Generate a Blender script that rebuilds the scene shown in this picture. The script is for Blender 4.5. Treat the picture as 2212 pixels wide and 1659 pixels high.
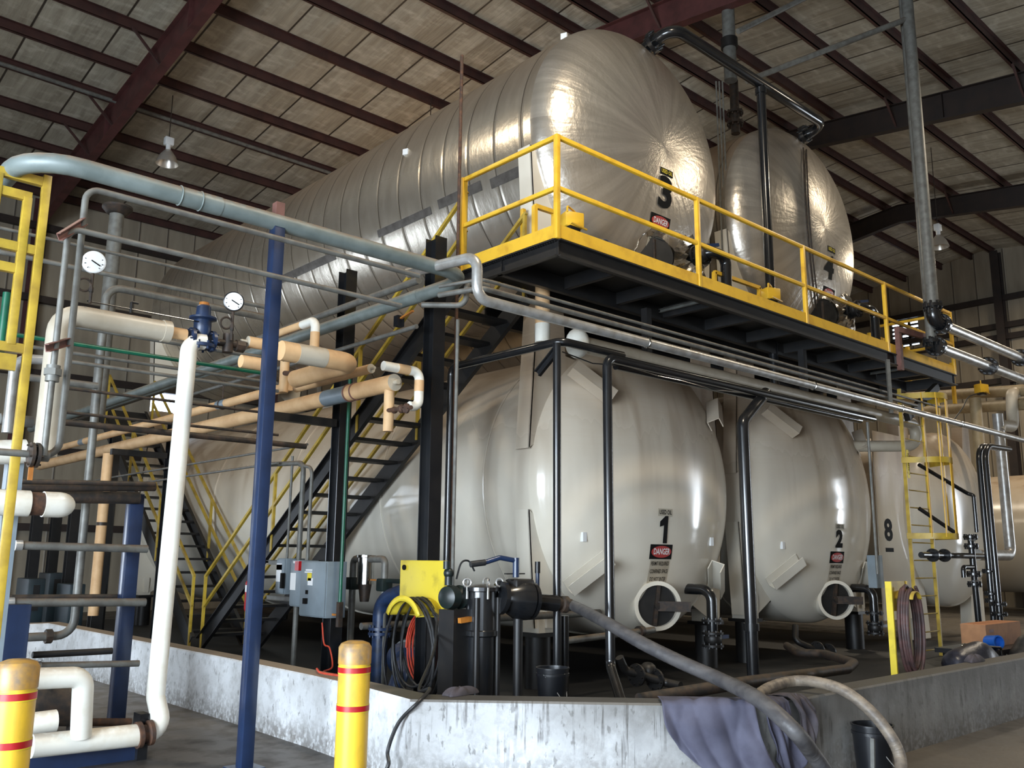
import bpy, bmesh, math, random
from mathutils import Vector, Matrix
random.seed(7)
for o in list(bpy.data.objects): bpy.data.objects.remove(o)
SC = bpy.context.scene
COL = SC.collection
V = Vector
PI = math.pi
# ---------------------------------------------------------------- camera (world: X along the tank fronts, Y along the tank axes, Z up)
F = 1940.0
EYE = V((0, 0, 1.65))
RX, RY, RZ = V((.738, .135, .662)), V((-.675, .135, .725)), V((.009, -.982, .19))   # world axes in camera space (x right, y down, z ahead)
def _cam():
    global RX, RY, RZ
    a = V((3270 - 1106, 1225 - 829.5, F)).normalized(); b = V((-700 - 1106, 1190 - 829.5, F)).normalized()
    s = (a + b).normalized(); d = a - b; d -= s * d.dot(s); d.normalize()
    RX, RY = (s + d) / 2 ** .5, (s - d) / 2 ** .5
    RZ = RY.cross(RX).normalized()
    if RZ.y > 0: RZ = -RZ
    right = V((RX.x, RY.x, RZ.x)); up = -V((RX.y, RY.y, RZ.y)); back = -V((RX.z, RY.z, RZ.z))
    cam = bpy.data.cameras.new('camera'); ob = bpy.data.objects.new('camera', cam); COL.objects.link(ob)
    m = Matrix((right, up, back)).transposed().to_4x4(); m.translation = EYE
    ob.matrix_world = m
    cam.sensor_width = 36; cam.sensor_fit = 'HORIZONTAL'; cam.lens = F / 2212 * 36
    cam.clip_start = .05; cam.clip_end = 300
    SC.camera = ob
_cam()
# ---------------------------------------------------------------- colour management, daylight and lamps
vs = SC.view_settings
vs.view_transform = 'Standard'; vs.look = 'None'; vs.gamma = 1; vs.use_curve_mapping = False
vs.exposure = -0.12
W = bpy.data.worlds.new('daylight'); SC.world = W; W.use_nodes = True
W.node_tree.nodes['Background'].inputs[0].default_value = (.72, .84, 1, 1)
W.node_tree.nodes['Background'].inputs[1].default_value = 5.0
def area(name, loc, look, sx, sy, power, color):
    l = bpy.data.lights.new(name, 'AREA'); l.shape = 'RECTANGLE'; l.size = sx; l.size_y = sy; l.energy = power; l.color = color
    o = bpy.data.objects.new(name, l); COL.objects.link(o); o.location = loc
    o.rotation_euler = V(look).to_track_quat('-Z', 'Y').to_euler()
    return o
# daylight through the open doors of the hall
area('door_daylight_west', (-8.5, 2.0, 2.6), (1, .1, -.22), 8.5, 4.8, 4600, (.78, .89, 1))
area('door_daylight_south', (-1.6, -2.5, 2.4), (.1, 1, -.04), 6.0, 4.4, 110, (.80, .90, 1))
area('door_daylight_far', (33.6, -2.5, 3.4), (-.8, .6, 0), 1.2, 6.0, 700, (.86, .93, 1))
area('door_daylight_north', (-3.0, 28.0, 2.6), (.2, -1, 0), 5.0, 4.6, 200, (.85, .92, 1))
def lamp_light(name, loc, power, rad=.42):
    l = bpy.data.lights.new(name, 'AREA'); l.shape = 'DISK'; l.size = rad * 2; l.energy = power; l.color = (1, .86, .66)
    o = bpy.data.objects.new(name, l); COL.objects.link(o); o.location = loc
LAMPS = [(6.2, 3.2, 11.3), (19.5, 3.4, 11.3), (13.0, 17.5, 11.2), (25.5, 14.5, 11.6), (1.5, 15.0, 11.6), (32.0, 8.0, 11.8)]  # last lamp is added to brighten the right end wall
for i, p in enumerate(LAMPS): lamp_light('high_bay_light', p, (620, 380, 330, 450, 300, 600)[i])
# ---------------------------------------------------------------- sight lines: a photograph pixel onto a known plane or along a known line
def ray(px, py):
    d = V(((px - 1106) / F, (py - 829.5) / F, 1))
    return V((RX.dot(d), RY.dot(d), RZ.dot(d)))
def at(px, py, ax, v):
    i = 'XYZ'.index(ax); d = ray(px, py); return EYE + d * ((v - EYE[i]) / d[i])
def along(P, ax, px, py):
    P = V(P); u = V([1 if c == ax else 0 for c in 'XYZ']); d = ray(px, py); w = EYE - P
    a, b, c = 1, -u.dot(d), -d.dot(d)
    e, f = u.dot(w), d.dot(w)
    det = a * c - b * (-b)
    s = (e * c - b * f) / det
    return P + u * s
def path(start, *moves):
    p = V(start) if len(start) == 3 else at(*start)
    out = [p.copy()]
    for m in moves:
        if m[0] in ('X', 'Y', 'Z'): p = along(p, m[0], m[1], m[2])
        elif m[0] == 'd': p = p + V(m[1:])
        elif m[0] == 'x': p = V((m[1], p.y, p.z))
        elif m[0] == 'y': p = V((p.x, m[1], p.z))
        elif m[0] == 'z': p = V((p.x, p.y, m[1]))
        elif m[0] == 'p': p = V(m[1:])
        elif m[0] == 'at': p = at(*m[1:])
        out.append(p.copy())
    return out
# ---------------------------------------------------------------- mesh helpers
ORG = {}
def orth(n):
    n = V(n).normalized(); u = n.cross(V((0, 0, 1)))
    if u.length < 1e-3: u = V((1, 0, 0))
    u.normalize(); return n, u, n.cross(u)
class MB:
    def __init__(self): self.bm = bmesh.new()
    def quad(self, *ps):
        return self.bm.faces.new([self.bm.verts.new(V(p)) for p in ps])
    def box(self, c, s, rot=None, bev=0):
        x, y, z = s[0] / 2, s[1] / 2, s[2] / 2
        M = (rot.to_4x4() if rot is not None else Matrix()); M = Matrix.Translation(V(c)) @ M
        vs_ = [self.bm.verts.new(M @ V(p)) for p in ((-x,-y,-z),(x,-y,-z),(x,y,-z),(-x,y,-z),(-x,-y,z),(x,-y,z),(x,y,z),(-x,y,z))]
        fs = [self.bm.faces.new([vs_[i] for i in f]) for f in ((0,3,2,1),(4,5,6,7),(0,1,5,4),(1,2,6,5),(2,3,7,6),(3,0,4,7))]
        if bev: bmesh.ops.bevel(self.bm, geom=list({e for f in fs for e in f.edges}), offset=bev, segments=2, affect='EDGES', profile=.5)
        return self
    def mm(self, a, b, bev=0):
        a, b = V(a), V(b); return self.box((a + b) / 2, (abs(b.x-a.x), abs(b.y-a.y), abs(b.z-a.z)), None, bev)
    def beam(self, p, q, w, h, up=(0, 0, 1), bev=0):
        p, q = V(p), V(q); d = (q - p); L = d.length; d.normalize(); up = V(up)
        s = d.cross(up)
        if s.length < 1e-3: s = d.cross(V((0, 1, 0)))
        s.normalize(); u = s.cross(d)
        return self.box((p + q) / 2, (L, w, h), Matrix((d, s, u)).transposed(), bev)
    def ibeam(self, p, q, w, h, t=.012, up=(0, 0, 1)):
        p, q = V(p), V(q); d = (q - p).normalized(); s = d.cross(V(up)).normalized(); u = s.cross(d)
        self.beam(p + u * (h/2 - t/2), q + u * (h/2 - t/2), w, t, up); self.beam(p - u * (h/2 - t/2), q - u * (h/2 - t/2), w, t, up)
        return self.beam(p, q, t, h - 2*t, up)
    def channel(self, p, q, w, h, t=.012, up=(0, 0, 1), side=1):
        p, q = V(p), V(q); d = (q - p).normalized(); s = d.cross(V(up)).normalized() * side; u = s.cross(d) * side
        self.beam(p, q, t, h, up)
        for k in (1, -1): self.beam(p + s * w/2 + u * k * (h/2 - t/2), q + s * w/2 + u * k * (h/2 - t/2), w, t, up)
        return self
    def lathe(self, prof, c=(0, 0, 0), ax=(0, 0, 1), seg=24, cap=True):
        n, u, v = orth(ax); c = V(c); rings = []
        for r, h in prof:
            rings.append([self.bm.verts.new(c + n*h + (u*math.cos(2*PI*i/seg) + v*math.sin(2*PI*i/seg)) * r) for i in range(seg)] if r > 1e-5 else [self.bm.verts.new(c + n*h)])
        for a, b in zip(rings, rings[1:]):
            for i in range(seg):
                j = (i+1) % seg
                if len(a) == 1 and len(b) == 1: continue
                if len(a) == 1: self.bm.faces.new((a[0], b[j], b[i]))
                elif len(b) == 1: self.bm.faces.new((a[i], a[j], b[0]))
                else: self.bm.faces.new((a[i], a[j], b[j], b[i]))
        if cap:
            if len(rings[0]) > 1: self.bm.faces.new(list(reversed(rings[0])))
            if len(rings[-1]) > 1: self.bm.faces.new(rings[-1])
        return self
    def cyl(self, p, q, r, r2=None, seg=20):
        p, q = V(p), V(q); return self.lathe([(r, 0), (r if r2 is None else r2, (q-p).length)], p, q - p, seg)
    def sph(self, c, r, seg=16, sq=(1, 1, 1)):
        m = bmesh.ops.create_uvsphere(self.bm, u_segments=seg, v_segments=max(6, seg//2), radius=1)
        for v in m['verts']: v.co = V(c) + V((v.co.x*sq[0], v.co.y*sq[1], v.co.z*sq[2])) * r
        return self
    def tube(self, pts, r, fil=None, seg=14, cap=True, nb=6, rf=None):
        pts = [V(p) for p in pts]; P = [pts[0]]
        fil = 1.6 * r if fil is None else fil
        for i in range(1, len(pts) - 1):
            a, b, c = pts[i-1], pts[i], pts[i+1]
            d1, d2 = (a-b), (c-b); l1, l2 = d1.length, d2.length
            if l1 < 1e-6 or l2 < 1e-6: continue
            d1 /= l1; d2 /= l2; ang = d1.angle(d2)
            if fil <= 0 or ang > 3.1: P.append(b); continue
            t = min(fil / math.tan(ang/2), .49*l1 if i > 1 else .98*l1, .49*l2 if i < len(pts)-2 else .98*l2)
            R_ = t * math.tan(ang/2); bis = (d1 + d2).normalized(); cen = b + bis * (R_ / math.sin(ang/2))
            s, e = b + d1*t, b + d2*t
            va, vb = (s-cen), (e-cen); th = va.angle(vb); axq = va.cross(vb).normalized()
            for k in range(nb + 1): P.append(cen + Matrix.Rotation(th*k/nb, 3, axq) @ va)
        P.append(pts[-1])
        Q = [P[0]]
        for p in P[1:]:
            if (p - Q[-1]).length > 1e-4: Q.append(p)
        P = Q; n = len(P)
        tan = [(P[min(i+1, n-1)] - P[max(i-1, 0)]).normalized() for i in range(n)]
        _, u, _v = orth(tan[0]); rings = []
        for i in range(n):
            u = (u - tan[i]*u.dot(tan[i])).normalized(); w = tan[i].cross(u)
            rr = rf(i/(n-1)) if rf else r
            rings.append([self.bm.verts.new(P[i] + (u*math.cos(2*PI*k/seg) + w*math.sin(2*PI*k/seg))*rr) for k in range(seg)])
        for a, b in zip(rings, rings[1:]):
            for k in range(seg):
                j = (k+1) % seg; self.bm.faces.new((a[k], a[j], b[j], b[k]))
        if cap: self.bm.faces.new(list(reversed(rings[0]))); self.bm.faces.new(rings[-1])
        return self
    def torus(self, c, ax, R_, r, seg=32, s2=10):
        n, u, v = orth(ax); c = V(c); rings = []
        for i in range(seg):
            a = 2*PI*i/seg; d = u*math.cos(a) + v*math.sin(a)
            rings.append([self.bm.verts.new(c + d*(R_ + r*math.cos(2*PI*k/s2)) + n*r*math.sin(2*PI*k/s2)) for k in range(s2)])
        for i in range(seg):
            a, b = rings[i], rings[(i+1) % seg]
            for k in range(s2):
                j = (k+1) % s2; self.bm.faces.new((a[k], b[k], b[j], a[j]))
        return self
    def prism(self, poly, d):
        poly = [V(p) for p in poly]; d = V(d); n = len(poly)
        a = [self.bm.verts.new(p) for p in poly]; b = [self.bm.verts.new(p + d) for p in poly]
        self.bm.faces.new(list(reversed(a))); self.bm.faces.new(b)
        for i in range(n): self.bm.faces.new((a[i], a[(i+1) % n], b[(i+1) % n], b[i]))
        return self
    def grid(self, f, nu, nv, close_u=False):
        g = [[self.bm.verts.new(V(f(i/nu, j/nv))) for j in range(nv+1)] for i in range(nu + (0 if close_u else 1))]
        m = len(g)
        for i in range(nu):
            for j in range(nv): self.bm.faces.new((g[i][j], g[(i+1) % m][j], g[(i+1) % m][j+1], g[i][j+1]))
        return self
    def flange(self, c, ax, r, t=.025, bolts=8, br=None, seg=24):
        n, u, v = orth(ax); c = V(c); self.lathe([(r, -t/2), (r, t/2)], c, n, seg)
        for i in range(bolts):
            a = 2*PI*i/bolts + .2; p = c + (u*math.cos(a) + v*math.sin(a)) * (r*.82); b = br or r*.09
            self.lathe([(b, -t*1.3), (b, t*1.3)], p, n, 6)
        return self
    def build(self, name, mat, parent=None, smooth=.6):
        bm = self.bm
        bmesh.ops.recalc_face_normals(bm, faces=bm.faces)
        if parent is not None: org = ORG[parent.name]
        else:
            xs = [v.co for v in bm.verts]
            lo = V((min(p.x for p in xs), min(p.y for p in xs), min(p.z for p in xs))); hi = V((max(p.x for p in xs), max(p.y for p in xs), max(p.z for p in xs)))
            org = V(((lo.x+hi.x)/2, (lo.y+hi.y)/2, lo.z))
        for v in bm.verts: v.co -= org
        bm.normal_update()
        for f in bm.faces: f.smooth = True
        for e in bm.edges:
            if len(e.link_faces) == 2 and e.calc_face_angle(0) > smooth: e.smooth = False
        me = bpy.data.meshes.new(name); bm.to_mesh(me); bm.free(); me.materials.append(mat)
        o = bpy.data.objects.new(name, me); COL.objects.link(o)
        if parent is not None: o.parent = parent
        else: o.location = org
        ORG[o.name] = org
        return o
def tag(o, label=None, cat=None, group=None, kind=None):
    if label: o['label'] = label
    if cat: o['category'] = cat
    if group: o['group'] = group
    if kind: o['kind'] = kind
    return o
def thing(name, label, cat, loc, group=None):
    o = bpy.data.objects.new(name, None); COL.objects.link(o); o.location = V(loc); o.empty_display_size = .1
    ORG[o.name] = V(loc)
    return tag(o, label, cat, group)
def struct(o, label=None, cat=None): return tag(o, label, cat, None, 'structure')
# ---------------------------------------------------------------- procedural materials
def nodes(name):
    m = bpy.data.materials.new(name); m.use_nodes = True; nt = m.node_tree
    b = nt.nodes['Principled BSDF']; return m, nt, b
def nd(nt, t, **kw):
    n = nt.nodes.new(t)
    for k, v in kw.items():
        if k.startswith('i_'): n.inputs[k[2:].replace('_', ' ')].default_value = v
        elif k.startswith('n_'): n.inputs[int(k[2:])].default_value = v
        else: setattr(n, k, v)
    return n
def mixc(nt, fac, a, b, mode='MIX'):
    m = nd(nt, 'ShaderNodeMix', data_type='RGBA', blend_type=mode)
    for s, v in ((0, fac), (6, a), (7, b)):
        if hasattr(v, 'is_output'): nt.links.new(v, m.inputs[s])
        else: m.inputs[s].default_value = v if s == 0 else (*v[:3], 1)
    return m.outputs[2]
def math_(nt, op, a, b=0.0, c=0.0):
    m = nd(nt, 'ShaderNodeMath', operation=op)
    for i, v in enumerate((a, b, c)):
        if hasattr(v, 'is_output'): nt.links.new(v, m.inputs[i])
        else: m.inputs[i].default_value = v
    return m.outputs[0]
def noise(nt, scale, detail=4, vec=None, sc=None, rough=.55):
    n = nd(nt, 'ShaderNodeTexNoise'); n.inputs['Scale'].default_value = scale; n.inputs['Detail'].default_value = detail; n.inputs['Roughness'].default_value = rough
    if vec is None: vec = nd(nt, 'ShaderNodeTexCoord').outputs['Object']
    if sc:
        mp = nd(nt, 'ShaderNodeMapping'); mp.inputs['Scale'].default_value = sc; nt.links.new(vec, mp.inputs[0]); vec = mp.outputs[0]
    nt.links.new(vec, n.inputs['Vector']); return n.outputs[0]
def ramp(nt, fac, lo, hi):
    r = nd(nt, 'ShaderNodeMapRange'); r.clamp = True; nt.links.new(fac, r.inputs[0]); r.inputs[1].default_value = lo; r.inputs[2].default_value = hi; return r.outputs[0]
def bump(nt, b, h, strength=.3, dist=.01):
    n = nd(nt, 'ShaderNodeBump'); n.inputs['Strength'].default_value = strength; n.inputs['Distance'].default_value = dist
    nt.links.new(h, n.inputs['Height']); nt.links.new(n.outputs[0], b.inputs['Normal'])
def lin(c):
    f = lambda x: x/12.92 if x <= .04045 else ((x+.055)/1.055)**2.4
    return tuple(f(x/255) for x in c)
def pm(name, c, c2=None, rough=.5, metal=0, scale=6, lo=.4, hi=.65, bmp=0, bscale=40, dust=0, dustc=(96, 84, 66), coat=0, spec=None, stretch=None):
    """paint or metal with blotchy wear in a second colour and settled dust on what faces up"""
    m, nt, b = nodes(name); c = lin(c)
    out = None
    if c2 is not None:
        f = ramp(nt, noise(nt, scale, 6, sc=stretch), lo, hi); out = mixc(nt, f, c, lin(c2))
    if dust:
        g = nd(nt, 'ShaderNodeNewGeometry'); s = nd(nt, 'ShaderNodeSeparateXYZ'); nt.links.new(g.outputs['Normal'], s.inputs[0])
        f = math_(nt, 'MULTIPLY', ramp(nt, s.outputs[2], .15, .9), ramp(nt, noise(nt, 14, 5), .3, .55)); f = math_(nt, 'MULTIPLY', f, dust)
        out = mixc(nt, f, out if out is not None else c, lin(dustc))
        r = math_(nt, 'MULTIPLY_ADD', f, .5, rough); nt.links.new(r, b.inputs['Roughness'])
    else: b.inputs['Roughness'].default_value = rough
    if out is not None: nt.links.new(out, b.inputs['Base Color'])
    else: b.inputs['Base Color'].default_value = (*c, 1)
    b.inputs['Metallic'].default_value = metal
    if coat: b.inputs['Coat Weight'].default_value = coat; b.inputs['Coat Roughness'].default_value = .12
    if spec is not None: b.inputs['Specular IOR Level'].default_value = spec
    if bmp: bump(nt, b, noise(nt, bscale, 5), bmp, .01)
    return m
M = {}
M['black'] = pm('black_paint', (21, 23, 26), (30, 30, 31), .22, scale=5, dust=.1, coat=.3)
M['blacksteel'] = pm('black_steel', (20, 20, 21), (29, 27, 26), .45, scale=7, dust=.15)
M['darksteel'] = pm('dark_iron', (44, 40, 37), (70, 55, 44), .55, .2, scale=14, dust=.3)
M['yellow'] = pm('yellow_paint', (222, 176, 50), (190, 142, 40), .38, scale=4, lo=.5, hi=.75, dust=.25, dustc=(120, 96, 50))
M['yellowdull'] = pm('aged_yellow_paint', (182, 154, 54), (142, 116, 44), .42, scale=5, lo=.42, hi=.7, dust=.35, dustc=(110, 92, 50))
M['yellowpanel'] = pm('scuffed_yellow_panel', (212, 190, 56), (160, 140, 48), .42, scale=5, lo=.52, hi=.8)
M['blue'] = pm('blue_paint', (30, 46, 76), (26, 40, 66), .32, scale=5, coat=.3)
M['bluepump'] = pm('blue_pump_paint', (34, 52, 84), (28, 38, 58), .35, scale=9, dust=.3)
M['grey'] = pm('galvanised_grey', (108, 108, 103), (90, 88, 83), .5, .15, scale=9, dust=.9, dustc=(112, 94, 76))
M['greyblue'] = pm('jacketed_pipe_grey', (118, 128, 126), (102, 112, 110), .45, .1, scale=5, dust=.95, dustc=(134, 114, 94))
M['silver'] = pm('bright_aluminium_jacket', (184, 184, 182), (156, 152, 146), .3, .55, scale=7, dust=.35, dustc=(120, 104, 86))
M['chrome'] = pm('polished_steel', (190, 190, 188), (160, 160, 158), .16, 1, scale=6)
M['cream'] = pm('cream_jacket', (182, 173, 156), (162, 150, 130), .35, scale=4, lo=.45, hi=.8, dust=.5, dustc=(160, 134, 104))
M['white'] = pm('white_pipe_jacket', (226, 224, 214), (206, 198, 180), .3, scale=4, lo=.5, hi=.8, dust=.5, dustc=(166, 140, 108))
M['tan'] = pm('tan_insulation', (216, 178, 132), (194, 152, 108), .6, scale=4, lo=.4, hi=.75, dust=.35, dustc=(150, 120, 88))
M['rust'] = pm('rusty_iron', (66, 50, 42), (96, 66, 48), .7, .2, scale=18, bmp=.2)
M['brown'] = pm('red_oxide_steel', (110, 74, 66), (88, 58, 52), .6, scale=8)
M['redbeam'] = pm('red_primer_steel', (86, 48, 46), (68, 38, 36), .55, scale=3)
M['purlin'] = pm('dark_red_purlin', (68, 42, 38), (54, 34, 32), .5, scale=3)
M['darkbeam'] = pm('dark_bracing', (48, 38, 34), (38, 32, 30), .55, scale=3)
M['buff'] = pm('buff_insulation', (170, 152, 118), (150, 134, 104), .55, scale=4, dust=.4, dustc=(140, 118, 90))
M['green'] = pm('green_painted_pipe', (22, 92, 68), (18, 74, 56), .35, scale=6, dust=.2)
M['dkgreen'] = pm('dark_green_paint', (26, 38, 36), (24, 30, 30), .4, scale=9)
M['panelgrey'] = pm('electrical_grey_enamel', (122, 134, 142), (112, 122, 128), .4, scale=3)
M['blackplastic'] = pm('black_plastic', (20, 22, 26), (30, 31, 34), .28, scale=6)
M['rubber'] = pm('black_rubber', (32, 33, 35), (46, 46, 47), .45, scale=20)
M['red'] = pm('red_enamel', (186, 30, 34), (150, 24, 28), .35, scale=5)
M['orange'] = pm('orange_cable_sheath', (206, 74, 48), (176, 60, 44), .5, scale=9)
M['orangeh'] = pm('orange_handle', (176, 112, 42), (150, 92, 36), .5, scale=9)
M['whitepaint'] = pm('white_label', (226, 228, 228), None, .5)
M['blackink'] = pm('black_ink', (16, 16, 16), None, .7, spec=.15)
M['redink'] = pm('red_ink', (170, 52, 50), None, .5)
M['yellowink'] = pm('yellow_label', (216, 196, 44), None, .5)
M['signtan'] = pm('faded_label', (176, 168, 150), None, .55)
# ================================================================ the hall
RIDGE_Y, SL = 12.8, .115
def roofz(y): return 13.85 - SL * abs(y - RIDGE_Y)          # underside level of the purlins
YS, YN, XW, XE = -2.7, 28.3, -9.0, 37.5
def m_floor():
    m, nt, b = nodes('stained_concrete_floor')
    f1 = ramp(nt, noise(nt, .6, 6), .35, .65); f2 = ramp(nt, noise(nt, 4, 8), .45, .7); f3 = ramp(nt, noise(nt, .25, 3), .45, .6)
    c = mixc(nt, f1, lin((84, 79, 72)), lin((66, 62, 58))); c = mixc(nt, f2, c, lin((56, 53, 51))); c = mixc(nt, f3, c, lin((96, 89, 80)))
    nt.links.new(c, b.inputs['Base Color']); nt.links.new(math_(nt, 'MULTIPLY_ADD', f2, .25, .42), b.inputs['Roughness'])
    bump(nt, b, noise(nt, 30, 5), .15, .01); return m
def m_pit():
    return pm('shade_darkened_pit_floor', (33, 32, 31), (22, 22, 22), .6, scale=1.2, lo=.35, hi=.65)  # shade under the tanks is put into this dark floor colour
def m_insul():
    m, nt, b = nodes('insulation_blanket')
    tc = nd(nt, 'ShaderNodeTexCoord'); s = nd(nt, 'ShaderNodeSeparateXYZ'); nt.links.new(tc.outputs['Object'], s.inputs[0])
    sag = math_(nt, 'PINGPONG', math_(nt, 'ADD', s.outputs[0], 200), .76)
    wr = noise(nt, 1.0, 5, sc=(7, .8, 1)); wr2 = noise(nt, 1.0, 4, sc=(2.2, 5, 1))
    c = mixc(nt, ramp(nt, wr, .3, .7), lin((172, 165, 148)), lin((142, 134, 118))); c = mixc(nt, ramp(nt, wr2, .5, .72), c, lin((186, 179, 163)))
    line = ramp(nt, sag, .03, .018); c = mixc(nt, line, c, lin((58, 50, 42)))
    nt.links.new(c, b.inputs['Base Color']); b.inputs['Roughness'].default_value = .5
    h = math_(nt, 'ADD', math_(nt, 'MULTIPLY', sag, 1.2), math_(nt, 'MULTIPLY', wr, .35)); bump(nt, b, h, .6, .12); return m
def m_wall():
    m, nt, b = nodes('ribbed_metal_wall')
    tc = nd(nt, 'ShaderNodeTexCoord'); s = nd(nt, 'ShaderNodeSeparateXYZ'); nt.links.new(tc.outputs['Object'], s.inputs[0])
    p = math_(nt, 'PINGPONG', math_(nt, 'ADD', math_(nt, 'ADD', s.outputs[0], s.outputs[1]), 200), .45)
    c = mixc(nt, ramp(nt, noise(nt, 1, 4, sc=(3, 3, .5)), .3, .7), lin((160, 150, 132)), lin((136, 127, 112))); c = mixc(nt, ramp(nt, p, .025, .015), c, lin((88, 80, 70)))
    nt.links.new(c, b.inputs['Base Color']); b.inputs['Roughness'].default_value = .5
    bump(nt, b, ramp(nt, p, .05, .0), .5, .03); return m
MF, MP, MI, MW = m_floor(), m_pit(), m_insul(), m_wall()
struct(MB().mm((XW - 6, YS - 6, -.2), (XE + 4, YN + 4, 0)).build('floor', MF), 'stained grey concrete floor of the industrial hall', 'floor')
zi = .22
for nm, y0, y1, lb in (('ceiling', YS - .2, RIDGE_Y, 'insulated ceiling slope rising from the right towards the ridge'), ('ceiling_far', RIDGE_Y, YN + .2, 'insulated ceiling slope falling towards the far wall')):
    a, b_ = roofz(y0) + zi, roofz(y1) + zi
    struct(MB().prism([(XW - .2, y0, a), (XW - .2, y1, b_), (XW - .2, y1, b_ + .12), (XW - .2, y0, a + .12)], (XE - XW + .4, 0, 0)).build(nm, MI), lb, 'ceiling')
def wall_with_holes(name, axis, pos, u0, u1, ztop, holes, label):
    """a wall in the plane axis=pos from u0 to u1; holes are (ua, ub, za, zb) rectangles left open"""
    mb = MB(); us = sorted({u0, u1, *[h[0] for h in holes], *[h[1] for h in holes]}); t = .1
    for a, b_ in zip(us, us[1:]):
        zs = [(0, None)]; hs = [h for h in holes if h[0] <= a + 1e-6 and h[1] >= b_ - 1e-6]
        segs = []; z = 0
        for h in sorted(hs, key=lambda h: h[2]):
            if h[2] > z: segs.append((z, h[2], h[2]))
            z = h[3]
        segs.append((z, ztop(a), ztop(b_)))
        for z0, za, zb in segs:
            if axis == 'Y': poly = [(a, pos, z0), (b_, pos, z0), (b_, pos, zb), (a, pos, za)]; d = (0, t if pos > 5 else -t, 0)
            else: poly = [(pos, a, z0), (pos, b_, z0), (pos, b_, zb), (pos, a, za)]; d = (t if pos > 5 else -t, 0, 0)
            mb.prism(poly, d)
    return struct(mb.build(name, MW), label, 'wall')
rz = lambda y: roofz(y) + zi
win_a = at(322, 902, 'Y', YN); win_b = at(378, 852, 'Y', YN)
SKY1 = (win_a.x, win_b.x + .3, win_a.z, win_b.z)
wall_with_holes('wall_back', 'Y', YN, XW, XE, lambda x: rz(YN), [SKY1, (-6, -1, 0, 5)], 'far ribbed metal wall behind the tanks')
wall_with_holes('wall_front', 'Y', YS, XW, XE, lambda x: rz(YS), [(-4.6, 1.4, 0, 4.8), (32.4, 34.4, 0, 6.9)], 'ribbed metal wall behind the viewer with open doors')
wa = at(1929, 738, 'X', XE); wb = at(1982, 690, 'X', XE)
SKY2 = (wb.y, wa.y, wa.z - .3, wb.z)
wall_with_holes('wall_right', 'X', XE, YS, RIDGE_Y, rz, [(SKY2[0], min(SKY2[1], RIDGE_Y - .1), SKY2[2], SKY2[3])] if SKY2[0] < RIDGE_Y else [], 'ribbed metal end wall beyond the tanks')
wall_with_holes('wall_right_far', 'X', XE, RIDGE_Y, YN, rz, [SKY2] if SKY2[0] > RIDGE_Y else [], 'ribbed metal end wall beyond the tanks, far half')
wall_with_holes('wall_left', 'X', XW, YS, RIDGE_Y, rz, [(-2.2, 6.2, 0, 5.2)], 'ribbed metal end wall with the big open door')
wall_with_holes('wall_left_far', 'X', XW, RIDGE_Y, YN, rz, [], 'ribbed metal end wall left, far half')
# rafters: tapered welded frames
ordn = ['first', 'second', 'third', 'fourth', 'fifth', 'sixth', 'seventh', 'eighth', 'ninth', 'tenth', 'eleventh', 'twelfth', 'thirteenth']
FR = [(-1.15, 'redbeam'), (6.6, 'redbeam'), (14.35, 'redbeam'), (22.1, 'darkbeam'), (29.85, 'darkbeam')]
for k, (x, mt) in enumerate(FR):
    t = thing('roof_rafter', 'tapered %s rafter frame under the roof, %s from the left' % ('dark brown' if mt == 'darkbeam' else 'red-primed', ordn[k]), 'roof beam', (x, RIDGE_Y, 12.9)); tag(t, kind='structure')
    for s, ye in ((1, YN), (-1, YS)):
        ze = roofz(ye); zr = roofz(RIDGE_Y); dr, de = .62, .92
        w = MB(); w.prism([(x - .008, RIDGE_Y, zr), (x - .008, ye - s*.3, ze), (x - .008, ye - s*.3, ze - de), (x - .008, RIDGE_Y, zr - dr)], (.016, 0, 0))
        for yy in (.3, .62): 
            y = RIDGE_Y + (ye - RIDGE_Y) * yy; w.mm((x - .1, y - .006, roofz(y) - .02), (x + .1, y + .006, roofz(y) - dr - (de - dr) * yy))
        w.build('web', M[mt], t)
        w = MB(); w.beam((x, RIDGE_Y, zr - .01), (x, ye - s*.3, ze - .01), .22, .02); w.beam((x, RIDGE_Y, zr - dr), (x, ye - s*.3, ze - de), .22, .025); w.build('flange', M[mt], t)
        w = MB(); w.ibeam((x, ye - s*.3, .0), (x, ye - s*.3, ze), .24, .5, .02, (0, 1, 0)); w.build('column', M[mt], t)
# purlins (light Z sections); heights follow the roof slope
yf = [13.672 / (t_ + .115) for t_ in (.368, .394)] + [25.4] + [13.672 / (t_ + .115) for t_ in (.4595, .5025, .545, .60, .666, .74, .83, .917)]
yn = [10.728 / (t_ - .115) for t_ in (.98, 1.09, 1.26, 1.48, 1.81)] + [4.8, 3.3, 1.8, .3, -1.2]
for lst, sg, nm in ((yf, -1, 'far'), (yn, 1, 'near')):
    for k, y in enumerate(lst):
        if nm == 'far' and k == 0: y = YN - .25
        z = roofz(y); mb = MB()
        mb.mm((XW, y - .012, z - .0), (XE, y + .012, z + .22)); mb.mm((XW, y - .012, z), (XE, y + .075, z + .014)); mb.mm((XW, y - .075, z + .206), (XE, y + .012, z + .22))
        n = (len(lst) - 1 - k) if nm == 'far' else k
        struct(mb.build('roof_purlin', M['purlin' if sg < 0 else 'purlin']), '%s purlin below the ridge on the %s roof slope' % (ordn[n], nm), 'purlin')
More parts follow.
